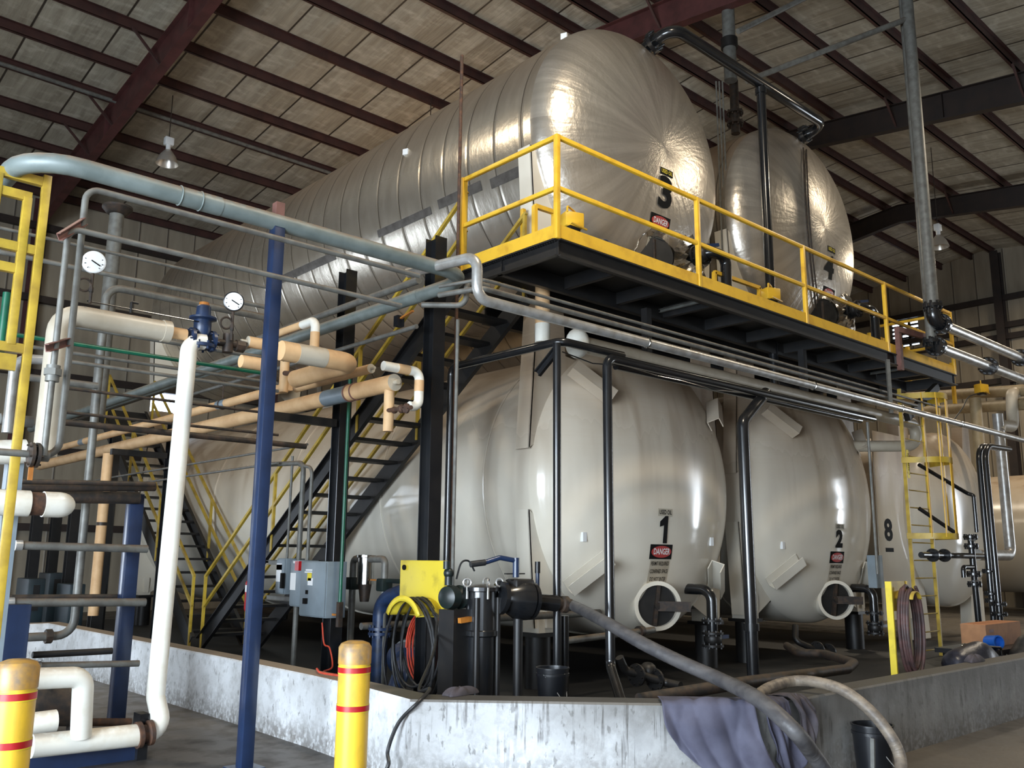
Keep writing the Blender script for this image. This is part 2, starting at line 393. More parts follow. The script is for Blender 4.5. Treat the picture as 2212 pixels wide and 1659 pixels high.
# flange braces between purlins and rafters
for x, y0 in ((6.6, 22.1), (6.6, 19.1), (6.6, 16.0), (6.6, 23.8), (14.35, 11.0), (22.1, 9.37), (22.1, 6.33), (29.85, 11.0), (29.85, 6.33)):
    mb = MB(); z = roofz(y0); mb.beam((x, y0, z - .62), (x - .7 if x < 10 else x - .6, y0, z + .05), .05, .05)
    struct(mb.build('flange_brace', M['purlin']), None)['label'] = 'small diagonal brace from rafter to purlin at %d m along frame %d' % (round(y0), round(x))
# conduits under the far roof slope
pipe_y = 13.672 / (.5025 + .115) - .12
tag(MB().tube([(XW + .3, pipe_y, roofz(pipe_y) - .02), (14.0, pipe_y, roofz(pipe_y) - .02)], .05, seg=10).build('roof_conduit', M['grey']), 'grey sprinkler pipe clipped along a dark far purlin', 'pipe')
# wall girts and columns
for z in (2.4, 4.6, 6.8, 9.0, 11.2):
    struct(MB().mm((XW + .05, YN - .22, z - .1), (XE - .05, YN - .02, z + .1)).build('wall_girt', M['darkbeam']), 'dark horizontal girt on the far wall at %.1f metres' % z, 'girt')
gz = [at(px, py, 'X', XE - .2).z for px, py in ((2180, 640), (2180, 700), (2180, 725), (2180, 820))]
for z in gz: struct(MB().mm((XE - .22, YS + .05, z - .11), (XE - .02, YN - .05, z + .11)).build('wall_girt', M['darkbeam']), 'dark horizontal girt on the right end wall at %.1f metres' % z, 'girt')
for k, px in enumerate((2158,)):
    p = at(px, 640, 'X', XE - .3); struct(MB().ibeam((XE - .3, p.y, 0), (XE - .3, p.y, rz(p.y) - .2), .3, .4, .02, (1, 0, 0)).build('wall_column', M['darkbeam']), 'dark steel wind column against the right end wall', 'column')
for k, px in enumerate((2100, )):
    y = at(px, 640, 'X', XE - .3).y + 7; struct(MB().ibeam((XE - .3, y, 0), (XE - .3, y, rz(y) - .2), .3, .4, .02, (1, 0, 0)).build('wall_column', M['darkbeam']), 'dark steel wind column hidden behind the platform end', 'column')
# glazing bars of the daylight opening in the right end wall
mb = MB(); n = 6
for i in range(1, n): z = SKY2[2] + (SKY2[3] - SKY2[2]) * i / n; mb.mm((XE - .02, SKY2[0], z - .04), (XE + .05, SKY2[1], z + .04))
for i in (1, 2): y = SKY2[0] + (SKY2[1] - SKY2[0]) * i / 3; mb.mm((XE - .02, y - .05, SKY2[2]), (XE + .05, y + .05, SKY2[3]))
struct(mb.build('window_1', M['darkbeam']), 'slatted daylight window in the right end wall', 'window')
# containment curb: left run, chamfer, right run
def m_curb():
    m, nt, b = nodes('painted_curb_concrete')
    tc = nd(nt, 'ShaderNodeTexCoord'); s = nd(nt, 'ShaderNodeSeparateXYZ'); nt.links.new(tc.outputs['Object'], s.inputs[0])
    x, y, z = s.outputs
    u = math_(nt, 'ADD', math_(nt, 'SUBTRACT', x, y), 1.535)                         # runs along the curb round the corner
    base = mixc(nt, ramp(nt, noise(nt, 2.2, 6), .35, .7), lin((204, 206, 208)), lin((178, 179, 179))); base = mixc(nt, math_(nt, 'MULTIPLY', ramp(nt, noise(nt, 6, 9, rough=.7), .48, .66), .6), base, lin((146, 145, 143)))
    soil = mixc(nt, ramp(nt, noise(nt, 5, 6, sc=(1, 1, .35)), .3, .7), lin((136, 133, 127)), lin((92, 90, 85)))
    dirty = math_(nt, 'ADD', ramp(nt, u, -1.2, 2.3), math_(nt, 'MULTIPLY', math_(nt, 'SUBTRACT', noise(nt, 1.2, 5), .5), .9))
    c = mixc(nt, math_(nt, 'MULTIPLY', ramp(nt, dirty, .15, 1), .8), base, soil)
    cv = nd(nt, 'ShaderNodeCombineXYZ'); nt.links.new(math_(nt, 'MULTIPLY', u, 16), cv.inputs[0]); nt.links.new(math_(nt, 'MULTIPLY', z, 1.1), cv.inputs[1])
    drip = ramp(nt, noise(nt, 1, 5, vec=cv.outputs[0], rough=.6), .53, .60); drip = math_(nt, 'MULTIPLY', drip, ramp(nt, noise(nt, 3.2, 4), .46, .60)); drip = math_(nt, 'MULTIPLY', drip, ramp(nt, z, -.05, .4)); drip = math_(nt, 'MULTIPLY', drip, ramp(nt, math_(nt, 'ADD', u, noise(nt, 2, 2)), -2.6, .4))
    c = mixc(nt, math_(nt, 'MULTIPLY', drip, .85), c, lin((58, 54, 50)))
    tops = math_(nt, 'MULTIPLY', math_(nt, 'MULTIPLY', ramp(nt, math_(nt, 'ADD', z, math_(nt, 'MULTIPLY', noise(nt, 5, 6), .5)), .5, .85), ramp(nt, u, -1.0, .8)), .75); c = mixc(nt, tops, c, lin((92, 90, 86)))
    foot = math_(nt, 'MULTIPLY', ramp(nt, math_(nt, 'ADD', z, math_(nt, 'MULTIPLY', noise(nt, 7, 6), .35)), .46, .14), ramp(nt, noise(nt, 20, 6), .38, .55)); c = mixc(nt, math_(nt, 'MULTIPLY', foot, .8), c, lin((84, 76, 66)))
    spot = ramp(nt, noise(nt, 22, 4, sc=(1, 1, .45)), .62, .68); c = mixc(nt, math_(nt, 'MULTIPLY', spot, .6), c, lin((92, 90, 86)))
    g = nd(nt, 'ShaderNodeNewGeometry'); sn = nd(nt, 'ShaderNodeSeparateXYZ'); nt.links.new(g.outputs['Normal'], sn.inputs[0])
    top = mixc(nt, ramp(nt, math_(nt, 'ADD', u, noise(nt, 3, 4)), -2.1, -1.3), lin((146, 131, 114)), lin((72, 70, 66))); c = mixc(nt, ramp(nt, sn.outputs[2], .6, .8), c, top)
    nt.links.new(c, b.inputs['Base Color']); b.inputs['Roughness'].default_value = .55
    bump(nt, b, noise(nt, 34, 6), .25, .01); return m
MCURB = m_curb()
CH = .61
outer = [(2.4, 15.3), (4.36, 15.3), (4.36, 9.0), (4.33, 7.4), (4.27, 6.4), (4.18, 5.68), (5.92, 3.95), (6.15, 3.84), (8.5, 3.83), (20.0, 3.80)]
inner = [(2.4, 15.53), (4.58, 15.53), (4.58, 9.0), (4.55, 7.4), (4.49, 6.45), (4.45, 5.80), (6.02, 4.20), (6.20, 4.06), (8.5, 4.06), (20.0, 4.03)]
mb = MB(); bm = mb.bm
ro = [[bm.verts.new((x, y, 0)) for x, y in outer], [bm.verts.new((x, y, CH - .015)) for x, y in outer], [bm.verts.new((x + .012, y + .012, CH)) for x, y in outer], [bm.verts.new((x, y, CH)) for x, y in inner], [bm.verts.new((x, y, 0)) for x, y in inner]]
for a, b_ in zip(ro, ro[1:]):
    for i in range(len(outer) - 1): bm.faces.new((a[i], a[i+1], b_[i+1], b_[i]))
for e in (0, -1): bm.faces.new([r[e] for r in ro])
curb = mb.build('containment_curb', MCURB, smooth=.5); tag(curb, 'low white-painted stained concrete curb wall around the tank pit', 'curb wall', kind='structure')
struct(MB().prism([(x, y, .004) for x, y in inner[1:]] + [(20.0, 24.5, .004), (4.58, 24.5, .004)], (0, 0, .02)).build('pit_floor', MP), 'floor inside the containment curb, coloured dark for the shade under the tanks', 'floor')
# ================================================================ the stacked tanks
TR, TX, TY, Z1, Z3, TH, TS, TL = 2.1045, 10.197, 8.542, 2.676, 7.754, .744, 4.75, 13.9
def m_cream():
    m, nt, b = nodes('cream_gelcoat')
    tc = nd(nt, 'ShaderNodeTexCoord'); s = nd(nt, 'ShaderNodeSeparateXYZ'); nt.links.new(tc.outputs['Object'], s.inputs[0]); x, y, z = s.outputs
    c = mixc(nt, ramp(nt, noise(nt, .9, 5), .3, .7), lin((222, 216, 202)), lin((212, 204, 188)))
    cv = nd(nt, 'ShaderNodeCombineXYZ'); nt.links.new(math_(nt, 'MULTIPLY', x, 1.6), cv.inputs[0]); nt.links.new(math_(nt, 'MULTIPLY', y, 1.0), cv.inputs[1]); nt.links.new(math_(nt, 'MULTIPLY', z, .22), cv.inputs[2])
    st = noise(nt, 1.6, 2.5, vec=cv.outputs[0])
    hz = ramp(nt, math_(nt, 'ADD', z, math_(nt, 'MULTIPLY', st, 1.3)), 2.3, 4.6)          # grime washed down from the top
    c = mixc(nt, math_(nt, 'MULTIPLY', hz, .85), c, lin((150, 126, 100)))
    streak = math_(nt, 'MULTIPLY', ramp(nt, st, .52, .64), ramp(nt, z, 1.6, 3.6)); c = mixc(nt, math_(nt, 'MULTIPLY', streak, .38), c, lin((120, 96, 72)))
    fine = math_(nt, 'MULTIPLY', ramp(nt, noise(nt, 1, 3, sc=(1.2, 1.2, 26)), .52, .6), ramp(nt, z, 2.4, 3.6)); c = mixc(nt, math_(nt, 'MULTIPLY', fine, .22), c, lin((180, 160, 132)))
    nt.links.new(c, b.inputs['Base Color']); nt.links.new(math_(nt, 'MULTIPLY_ADD', hz, .35, .09), b.inputs['Roughness'])
    bump(nt, b, noise(nt, 1.6, 2), .06, .03)
    return m
def m_foil(head):
    m, nt, b = nodes('foil_insulation_head' if head else 'foil_insulation_shell')
    tc = nd(nt, 'ShaderNodeTexCoord'); s = nd(nt, 'ShaderNodeSeparateXYZ'); nt.links.new(tc.outputs['Object'], s.inputs[0]); x, y, z = s.outputs
    zc = math_(nt, 'SUBTRACT', z, TR)
    b.inputs['Metallic'].default_value = .82
    ang = math_(nt, 'ARCTAN2', zc, x); r = math_(nt, 'SQRT', math_(nt, 'ADD', math_(nt, 'MULTIPLY', x, x), math_(nt, 'MULTIPLY', zc, zc)))
    if head:
        cv = nd(nt, 'ShaderNodeCombineXYZ'); nt.links.new(math_(nt, 'MULTIPLY', ang, 4.5), cv.inputs[0]); nt.links.new(math_(nt, 'MULTIPLY', r, .5), cv.inputs[1])
        rad = noise(nt, 1.5, 3, vec=cv.outputs[0]); 
        cv2 = nd(nt, 'ShaderNodeCombineXYZ'); nt.links.new(math_(nt, 'MULTIPLY', ang, 3), cv2.inputs[0]); nt.links.new(math_(nt, 'MULTIPLY', r, 3.2), cv2.inputs[1])
        cr = noise(nt, 3.0, 5, vec=cv2.outputs[0], rough=.6)
        h = math_(nt, 'ADD', math_(nt, 'MULTIPLY', math_(nt, 'MULTIPLY', rad, ramp(nt, r, .2, 1.6)), .8), math_(nt, 'MULTIPLY', cr, .35))
        c = mixc(nt, ramp(nt, rad, .35, .65), lin((226, 218, 206)), lin((198, 190, 178)))
        dst = ramp(nt, math_(nt, 'ADD', z, math_(nt, 'MULTIPLY', noise(nt, 1.2, 4), 1.2)), 3.6, 5.2); c = mixc(nt, math_(nt, 'MULTIPLY', dst, .5), c, lin((170, 142, 112)))
        nt.links.new(c, b.inputs['Base Color']); nt.links.new(math_(nt, 'MULTIPLY_ADD', dst, .12, .3), b.inputs['Roughness']); bump(nt, b, h, .4, .05)
    else:
        band = math_(nt, 'PINGPONG', math_(nt, 'ADD', y, 100), .3)
        seam = ramp(nt, band, .016, .008); edge = ramp(nt, band, .05, .0)
        wr = noise(nt, 1, 4, sc=(1.5, 5, 1.5)); cid = nd(nt, 'ShaderNodeTexWhiteNoise', noise_dimensions='1D'); nt.links.new(math_(nt, 'FLOOR', math_(nt, 'DIVIDE', y, .6)), cid.inputs['W'])
        c = mixc(nt, ramp(nt, wr, .3, .7), lin((216, 208, 194)), lin((194, 186, 172)))
        dst = ramp(nt, math_(nt, 'ADD', z, math_(nt, 'MULTIPLY', noise(nt, .8, 4), .9)), 2.7, 4.1); c = mixc(nt, math_(nt, 'MULTIPLY', dst, .55), c, lin((176, 142, 106)))
        c = mixc(nt, math_(nt, 'MULTIPLY', seam, .7), c, lin((74, 62, 50)))
        nt.links.new(c, b.inputs['Base Color']); nt.links.new(math_(nt, 'MULTIPLY_ADD', dst, .2, .27), b.inputs['Roughness'])
        h = math_(nt, 'ADD', math_(nt, 'MULTIPLY', edge, -.35), math_(nt, 'ADD', math_(nt, 'MULTIPLY', wr, .3), math_(nt, 'MULTIPLY', noise(nt, 9, 4), .12))); bump(nt, b, h, .45, .04)
    return m
MCR, MFH, MFS = m_cream(), m_foil(True), m_foil(False)
MFOILP = pm('crumpled_foil', (206, 200, 192), (176, 170, 160), .22, .95, scale=9, bmp=.9, bscale=16)
MDARKHOLE = pm('dark_recess', (22, 22, 22), (34, 32, 30), .5, scale=6)
def head_y(dx, dz, off=0):
    q = 1 - (dx*dx + dz*dz) / (TR*TR); return TY - TH * math.sqrt(max(q, 0)) - off
def head_hit(px, py, cx, cz):
    d = ray(px, py); A = V((1/TR, 1/TH, 1/TR)); o = EYE - V((cx, TY, cz)); o = V((o.x*A.x, o.y*A.y, o.z*A.z)); e = V((d.x*A.x, d.y*A.y, d.z*A.z))
    a, b_, c = e.dot(e), 2*o.dot(e), o.dot(o) - 1; D = b_*b_ - 4*a*c
    t = (-b_ - math.sqrt(max(D, 0))) / 2 / a; return EYE + d * t
def text_mesh(name, body, mat, parent, size, cx, cz, fn, sx=1.0, bold=0.0, off=.006):
    cu = bpy.data.curves.new('t', 'FONT'); cu.body = body; cu.size = size; cu.align_x = 'CENTER'; cu.align_y = 'CENTER'; cu.offset = bold; cu.resolution_u = 3; cu.extrude = 0
    ob = bpy.data.objects.new('t', cu); COL.objects.link(ob); bpy.context.view_layer.update()
    me = bpy.data.meshes.new_from_object(ob.evaluated_get(bpy.context.evaluated_depsgraph_get())); bpy.data.objects.remove(ob)
    mb = MB(); mb.bm.from_mesh(me); bpy.data.meshes.remove(me)
    for v in mb.bm.verts: v.co = V(fn(cx + v.co.x * sx, cz + v.co.y))
    return mb.build(name, mat, parent)
def tank(cx, cz, foil, label, num):
    root = thing('storage_tank', label, 'tank', (cx, TY, cz - TR), 'big horizontal tanks stacked two by two')
    mb = MB()
    mb.lathe([(TR, 0), (TR, TL)] if not foil else [(TR, 0), (TR, 3), (TR, 6), (TR, TL)], (cx, TY, cz), (0, 1, 0), 96, cap=False)
    mb.build('shell', MFS if foil else MCR, root)
    for nm, s, y0 in (('front_head', -1, TY), ('rear_head', 1, TY + TL)):
        prof = [(TR * math.cos(a), TH * math.sin(a)) for a in [PI/2 * k/18 for k in range(19)]]
        mb = MB(); mb.lathe(prof, (cx, y0, cz), (0, s, 0), 96, cap=False); mb.build(nm, MFH if foil else MCR, root)
    if not foil:
        for y in (TY + .9, TY + 3.4, TY + 6.3, TY + 9.5): MB().torus((cx, y, cz), (0, 1, 0), TR, .02, 96, 6).build('stiffening_ring', MCR, root)
    # corner legs: flanged plates tangent to the shell, carrying the tank above
    for y in (TY - .04, TY + TL - .3):
        for sx in (-1, 1):
            for sz in ((-1, 1) if not foil else (-1,)):
                zt = (2.48 if sz > 0 else 1.90) if not foil else 2.0
                x0 = sx * (TR + .03); x1 = sx * (TR - (.02 if sz > 0 else -.0)); 
                out = [(x0, sz * .40), (x1 + sx * -.10 * (zt/2.5), sz * zt)]
                ang0, ang1 = .22, .95
                arc = [(sx * (TR - .01) * math.cos(a), sz * (TR - .01) * math.sin(a)) for a in [ang1 + (ang0 - ang1) * k / 8 for k in range(9)]]
                inner = [(sx * (TR - .62), sz * zt), (sx * (TR - .66), sz * max(1.74, 0))] if sz > 0 else [(sx * (TR - .42), sz * zt), (sx * (TR - .95), sz * 1.62)]
                poly = out + inner + arc
                mb = MB(); mb.prism([(cx + a, y, cz + b_) for a, b_ in poly], (0, .02, 0))
                mb.prism([(cx + out[0][0], y, cz + out[0][1]), (cx + out[1][0], y, cz + out[1][1]), (cx + out[1][0] - sx*.02, y, cz + out[1][1]), (cx + out[0][0] - sx*.02, y, cz + out[0][1])], (0, .26, 0))
                if sz < 0 and not foil:
                    a = cx + sx * (TR - .28); mb.mm((a - .14, y - .02, cz - zt - .06), (a + .14, y + .3, cz - zt + .12)); mb.mm((a - .03, y - .06, cz - zt), (a + .08, y + .02, cz - zt + .34))
                mb.build('corner_leg', MCR, root)
                if not foil and y < TY:   # diagonal strut from the leg over the head
                    p = V((cx + sx * 1.62, head_y(1.5, 1.36) - .10, cz + sz * 1.46)); q = V((cx + sx * 1.18, head_y(1.02, .95) - .06, cz + sz * 1.06))
                    mb = MB(); mb.channel(p, q, .16, .20, .014, (0, 1, 0)); mb.build('head_strut', MCR, root)
    if not foil:
        for sx in (-1, 1):
            for y in (TY + .1, TY + TL - .3):
                a = cx + sx * (TR - .28); h = cz - 1.90 - .06
                mb = MB(); mb.cyl((a, y, .02), (a, y, h - .03), .17); mb.mm((a - .2, y - .2, h - .05), (a + .2, y + .2, h)); mb.build('pier', M['blacksteel'], root)
    # placards
    f = lambda off: (lambda x, z: (x, head_y(x - cx, z - cz, off), z))
    return root, f
def placard(root, cx, cz, number, used, danger, f, foil):
    (ux, uy), (nx, ny, nh), (dx, dy) = used, number[1:], danger
    if ux:
        p = head_hit(ux, uy, cx, cz); w, h = .30, .105
        MB().grid(lambda a, b_: f(.005)(p.x - w/2 + w*a, p.z - h/2 + h*b_), 4, 2).build('contents_label', M['blackink'] if foil else M['signtan'], root)
        text_mesh('label_text', 'USED OIL', M['yellowink'] if foil else M['blackink'], root, .085, p.x, p.z, f(.009), .72, .0015)
    p = head_hit(nx, ny, cx, cz)
    if number[0] == '1':
        mb = MB(); h_ = nh; mb.prism([f(.012)(p.x + a*h_, p.z + b_*h_) for a, b_ in ((-.02, -.62), (.26, -.62), (.26, .62), (.06, .62), (-.30, .36), (-.30, .12), (-.02, .20))], (0, -.002, 0)); mb.build('tank_number', M['blackink'], root)
    else: text_mesh('tank_number', number[0], M['blackink'], root, nh * 1.42, p.x, p.z, f(.012), 1.15, .022)
    if dx:
        p = head_hit(dx, dy, cx, cz); w, h = .46, .20
        MB().grid(lambda a, b_: f(.005)(p.x - w/2 + w*a, p.z - h/2 + h*b_), 6, 3).build('danger_sign', M['blackink'], root)
        mb = MB(); c = mb.bm.verts.new(f(.010)(p.x, p.z)); ring = [mb.bm.verts.new(f(.010)(p.x + .205*math.cos(a), p.z + .08*math.sin(a))) for a in [2*PI*k/28 for k in range(28)]]
        for i in range(28): mb.bm.faces.new((c, ring[i], ring[(i+1) % 28]))
        mb.build('danger_oval', M['redink'], root)
        text_mesh('danger_text', 'DANGER', M['whitepaint'], root, .115, p.x, p.z, f(.014), .72, .002)
        MB().grid(lambda a, b_: f(.005)(p.x - .2 + .4*a, p.z - .42 + .31*b_), 6, 3).build('warning_plate', M['signtan'] if foil else M['cream'], root)
        lines = ['PERMIT REQUIRED', 'CONFINED SPACE', 'DO NOT ENTER']
        for i, s in enumerate(lines): text_mesh('warning_text', s, M['blackink'], root, .074, p.x, p.z - .16 - .105*i, f(.010), .6, .001)
T1, f1 = tank(TX, Z1, False, 'cream lower tank with a black number 1 on its head', '1')
placard(T1, TX, Z1, ('1', 1433, 1144, .30), (1437, 1107), (1428, 1192), f1, False)
f2_ = TX + TS
T2, f2 = tank(f2_, Z1, False, 'cream lower tank with a black number 2 on its head', '2')
placard(T2, f2_, Z1, ('2', 1812, 1166, .27), (1814, 1138), (1808, 1204), f2, False)
T3, f3 = tank(TX, Z3, True, 'foil-wrapped upper tank with a black number 3 on its head', '3')
placard(T3, TX, Z3, ('3', 1437, 420, .45), (1440, 373), (1426, 480), f3, True)
T4, f4 = tank(f2_, Z3, True, 'foil-wrapped upper tank with a black number 4 on its head', '4')
placard(T4, f2_, Z3, ('4', 1791, 580, .41), (1796, 540), (1790, 634), f4, True)
# manways, nozzles, small plates
def manway(root, px, py, cx, cz, foil):
    p = head_hit(px, py, cx, cz); m = V((-.56, -.82, -.06)).normalized(); sd = V((-m.y, m.x, 0)).normalized() * -1; sd = sd if sd.x > 0 else -sd; up = V((0, 0, 1))
    if foil:
        mb = MB(); k = 26; rnd = random.Random(int(px)); c = p + m*.16
        ctr = [mb.bm.verts.new(c + m*.06*rnd.random() + (sd*math.cos(2*PI*i/k) + up*math.sin(2*PI*i/k))*(.29 + .03*rnd.random())) for i in range(k)]
        ot = []
        for i in range(k):
            a = 2*PI*i/k; rr = .36 + .1*rnd.random(); x, z = p.x + rr*math.cos(a), p.z + rr*math.sin(a); ot.append(mb.bm.verts.new((x, head_y(x - cx, z - cz, .012), z)))
        for i in range(k): mb.bm.faces.new((ctr[i], ctr[(i+1) % k], ot[(i+1) % k], ot[i]))
        mb.build('torn_foil', MFOILP, root)
        MB().cyl(p - m*.2, p + m*.15, .29, seg=32).build('manway_cover', MDARKHOLE, root)
        MB().box(p + m*.17, (.03, .03, .52)).build('manway_bar', M['darksteel'], root)
        return
    c = p + m*.22
    MB().lathe([(.33, .50), (.33, 0), (.275, 0), (.275, .40)], c, -m, 40, cap=False).build('manway_ring', MCR, root)
    mw = MB().cyl(c - m*.14, c - m*.06, .272, seg=36).build('manway_cover', MDARKHOLE, root)
    q = c - m*.04
    mb = MB(); mb.beam(q + up*.27 + sd*.02, q - up*.27 - sd*.05, .05, .09, m); mb.cyl(q - m*.02, q + m*.07, .045); mb.build('clamp_bar', M['darksteel'], mw)
    MB().beam(q + m*.05, q + m*.16 + sd*.42, .13, .03, m).build('davit_arm', M['darksteel'], mw)
manway(T1, 1411, 1305, TX, Z1, False); manway(T2, 1793, 1293, f2_, Z1, False)
manway(T3, 1407, 560, TX, Z3, True); manway(T4, 1768, 684, f2_, Z3, True)
for root, cx, cz, px, py in ((T1, TX, Z1, 1260, 1160), (T1, TX, Z1, 1535, 1170), (T2, f2_, Z1, 1690, 1178)):
    p = head_hit(px, py, cx, cz); MB().mm(p + V((-.035, -.03, -.06)), p + V((.035, .02, .06))).build('lug', M['whitepaint'], root)
# drain nozzle with gate valve: part of its tank
def drain(root, cx, cz, px, py, px2, py2):
    p = head_hit(px, py, cx, cz); q = p + V((.28, -.38, -.02))
    mb = MB(); mb.tube([p + V((0, .08, 0)), p + V((.05, -.38, 0)), p + V((.05, -.38, -.55)), p + V((.05, -.38, p.z * -1 + .45))], .075, .16, 16); o = mb.build('drain_pipe', M['black'], root)
    c = p + V((.05, -.38, -.42)); mb = MB()
    for k in range(3): mb.flange(c + V((0, 0, -.17*k)), (0, 0, 1), .15, .03, 8)
    mb.sph(c + V((0, 0, -.25)), .13, 14); mb.build('gate_valve', M['blacksteel'], o)
    MB().box(c + V((.12, -.08, -.22)), (.22, .06, .05)).build('valve_handle', M['blue'], o)
drain(T1, TX, Z1, 1484, 1272, 1515, 1330); drain(T2, f2_, Z1, 1838, 1270, 1875, 1310)
for root, cx, px, py in ((T3, TX, 1480, 560), (T4, f2_, 1815, 675)):
    p = head_hit(px, py, cx, Z3)
    k = 22; rnd = random.Random(3); mb = MB(); mb.grid(lambda a, b_: (p.x + (.20 + .34*b_ * (1 + .3*math.sin(7*a*6.28)))*math.cos(2*PI*a), head_y(p.x - cx, p.z - Z3) - .16*(1 - b_) - .02 + .035*math.sin(11*2*PI*a + 3*b_), p.z + (.2 + .34*b_)*math.sin(2*PI*a)), 44, 5, True); mb.build('crumpled_foil', MFOILP, root)
    mb = MB(); mb.tube([p + V((0, .1, 0)), p + V((.0, -.5, 0)), p + V((.36, -.5, 0)), p + V((.36, -.5, -1.0))], .085, .15); n = mb.build('outlet_pipe', M['black'], root)
    mb = MB()
    for q in (p + V((0, -.22, 0)), p + V((0, -.36, 0))): mb.flange(q, (0, 1, 0), .17, .03, 8)
    mb.sph(p + V((0, -.30, 0)), .15, 14); mb.build('outlet_valve', M['blacksteel'], n)
    MB().beam(p + V((0, -.3, .14)), p + V((.3, -.42, .2)), .04, .05).build('valve_handle', M['blue'], n)
# insulation patches and tags on tank 3's shell
for y0, y1, a0, a1 in ((TY + .3, TY + .95, 3.42, 3.49), (TY + 1.15, TY + 2.2, 3.40, 3.47), (TY + 2.4, TY + 3.9, 3.42, 3.48), (TY + 5.3, TY + 7.6, 3.43, 3.5)):
    MB().grid(lambda a, b_: (TX + (TR + .008)*math.cos(a0 + (a1 - a0)*b_), y0 + (y1 - y0)*a, Z3 + (TR + .008)*math.sin(a0 + (a1 - a0)*b_)), 6, 3).build('patch', pm('dull_foil_tape', (120, 116, 112), (100, 96, 92), .4, .7), T3)
for y0, an in ((TY + .12, 2.22), (TY + 3.1, 2.86)):
    MB().box((TX + (TR + .02)*math.cos(an), y0, Z3 + (TR + .02)*math.sin(an)), (.05, .10, .10), Matrix.Rotation(.4, 3, 'Z')).build('tag_plate', M['whitepaint'], T3)
# ================================================================ platform, stairs, steel
PX0, PX1, PY0, PZ = 6.83, 17.7, 6.76, 5.20
plat = thing('walkway_platform', 'elevated black steel platform with yellow railing in front of the upper tanks', 'platform', (12.2, 7.4, 5.0))
MDECK = pm('dark_grating', (30, 30, 29), (40, 38, 35), .55, .2, scale=30)
mb = MB(); mb.mm((PX0 + .02, PY0 + .02, PZ - .0), (PX1, 7.72, PZ + .04)); mb.mm((PX0 + .02, 7.72, PZ), (8.07, 8.46, PZ + .04));  mb.mm((8.12, 7.73, PZ), (PX1 - .02, 9.6, PZ + .038)); mb.build('deck', MDECK, plat)
for y in (8.25, 9.5): MB().ibeam((8.12, y, PZ - .13), (PX1, y, PZ - .13), .12, .24, .012).build('cross_beam', M['blacksteel'], plat)
mb = MB()    # serrated grating ends under the side toe board
for i in range(42):
    y = PY0 + .02 + i * .04; mb.mm((PX0 - .012, y, PZ - .045), (PX0 + .03, y + .02, PZ + .01))
mb.build('grating_edge', M['blacksteel'], plat)
for a, b_, s in (((PX0 + .02, PY0 + .03, 0), (PX1, PY0 + .03, 0), 1), ((PX0 + .03, PY0, 0), (PX0 + .03, 8.46, 0), -1), ((PX0, 7.7, 0), (PX1, 7.7, 0), -1), ((PX1 - .03, PY0, 0), (PX1 - .03, 9.4, 0), 1)):
    MB().channel(V(a) + V((0, 0, PZ - .12)), V(b_) + V((0, 0, PZ - .12)), .07, .2, .014, side=s).build('edge_channel', M['blacksteel'], plat)
for x in (7.9, 8.9, 9.9, 10.9, 12.0, 13.1, 14.2, 15.3, 16.4): MB().channel((x, PY0 + .05, PZ - .10), (x, 7.68, PZ - .10), .06, .16, .012).build('joist', M['blacksteel'], plat)
for a, b_ in (((PX0, PY0 - .008), (PX1, PY0 - .008)), ((PX0 - .008, PY0), (PX0 - .008, 8.46)), ((PX1, PY0), (PX1, 9.3))):
    MB().beam((*a, PZ + .075), (*b_, PZ + .075), .014, .155).build('toe_board', M['yellow'], plat)
for x, y in ((PX0, PY0), (9.50, PY0), (12.22, PY0), (14.92, PY0), (PX1, PY0), (PX0, 8.46), (PX1, 8.3)):
    w = .06 if (x, y) != (PX0, 8.46) else .09
    MB().mm((x - w/2, y - w/2, PZ - .02), (x + w/2, y + w/2, 6.44), .006).build('post', M['yellow'], plat)
for z, nm in ((6.415, 'top_rail'), (5.79, 'mid_rail')):
    for a, b_ in (((PX0, PY0), (PX1, PY0)), ((PX0, PY0), (PX0, 8.46)), ((PX1, PY0), (PX1, 8.3))):
        MB().beam((*a, z), (*b_, z), .05, .05, bev=.005).build(nm, M['yellow'], plat)
# inner safety loops by the stair head and between the tanks
def loop(pts, r=.028):
    mb = MB(); 
    for a, b_ in zip(pts, pts[1:]): mb.beam(a, b_, r*2, r*2)
    return mb
ly = 7.86
loop([at(1155, 540, 'Y', ly), at(1155, 445, 'Y', ly), at(1197, 459, 'Y', ly), at(1197, 540, 'Y', ly)]).build('guard_loop', M['yellow'], plat)
a = at(1130, 452, 'X', 8.02); loop([V((a.x, a.y, PZ)), a]).build('post', M['yellow'], plat)
loop([at(1543, 612, 'Y', 7.66), at(1543, 588, 'Y', 7.66), at(1640, 622, 'Y', 7.66), at(1640, 660, 'Y', 7.66)]).build('guard_loop', M['yellow'], plat)
# end bay: yellow gate frame and side posts
for px in (1880, 1945, 1960, 2052):
    p = at(px, 745, 'Y', 8.1); MB().mm((p.x - .05, p.y - .03, PZ), (p.x + .05, p.y + .03, PZ + .95)).build('post', M['yellow'], plat)
for z in (.9, .5): 
    p = at(1880, 745, 'Y', 8.1); MB().beam((p.x, 8.1, PZ + z), (PX1, 8.1, PZ + z), .05, .09).build('mid_rail', M['yellow'], plat)
for x, y, l in ((13.0, 7.3, 1), (9.3, 7.5, 1)):
    q = .0 if not l else 4.1
    MB().ibeam((x, y, q + .02), (x, y, PZ - .2), .13, .15, .012, (1, 0, 0)).build('support_post', M['blacksteel'], plat) if not l else MB().mm((x - .05, y - .05, q), (x + .05, y + .05, PZ - .2)).build('hanger_post', M['blacksteel'], plat)
mb = MB(); mb.beam((16.0, 7.0, 4.2), (17.4, 7.0, 4.95), .1, .14); mb.build('brace', M['blacksteel'], plat)
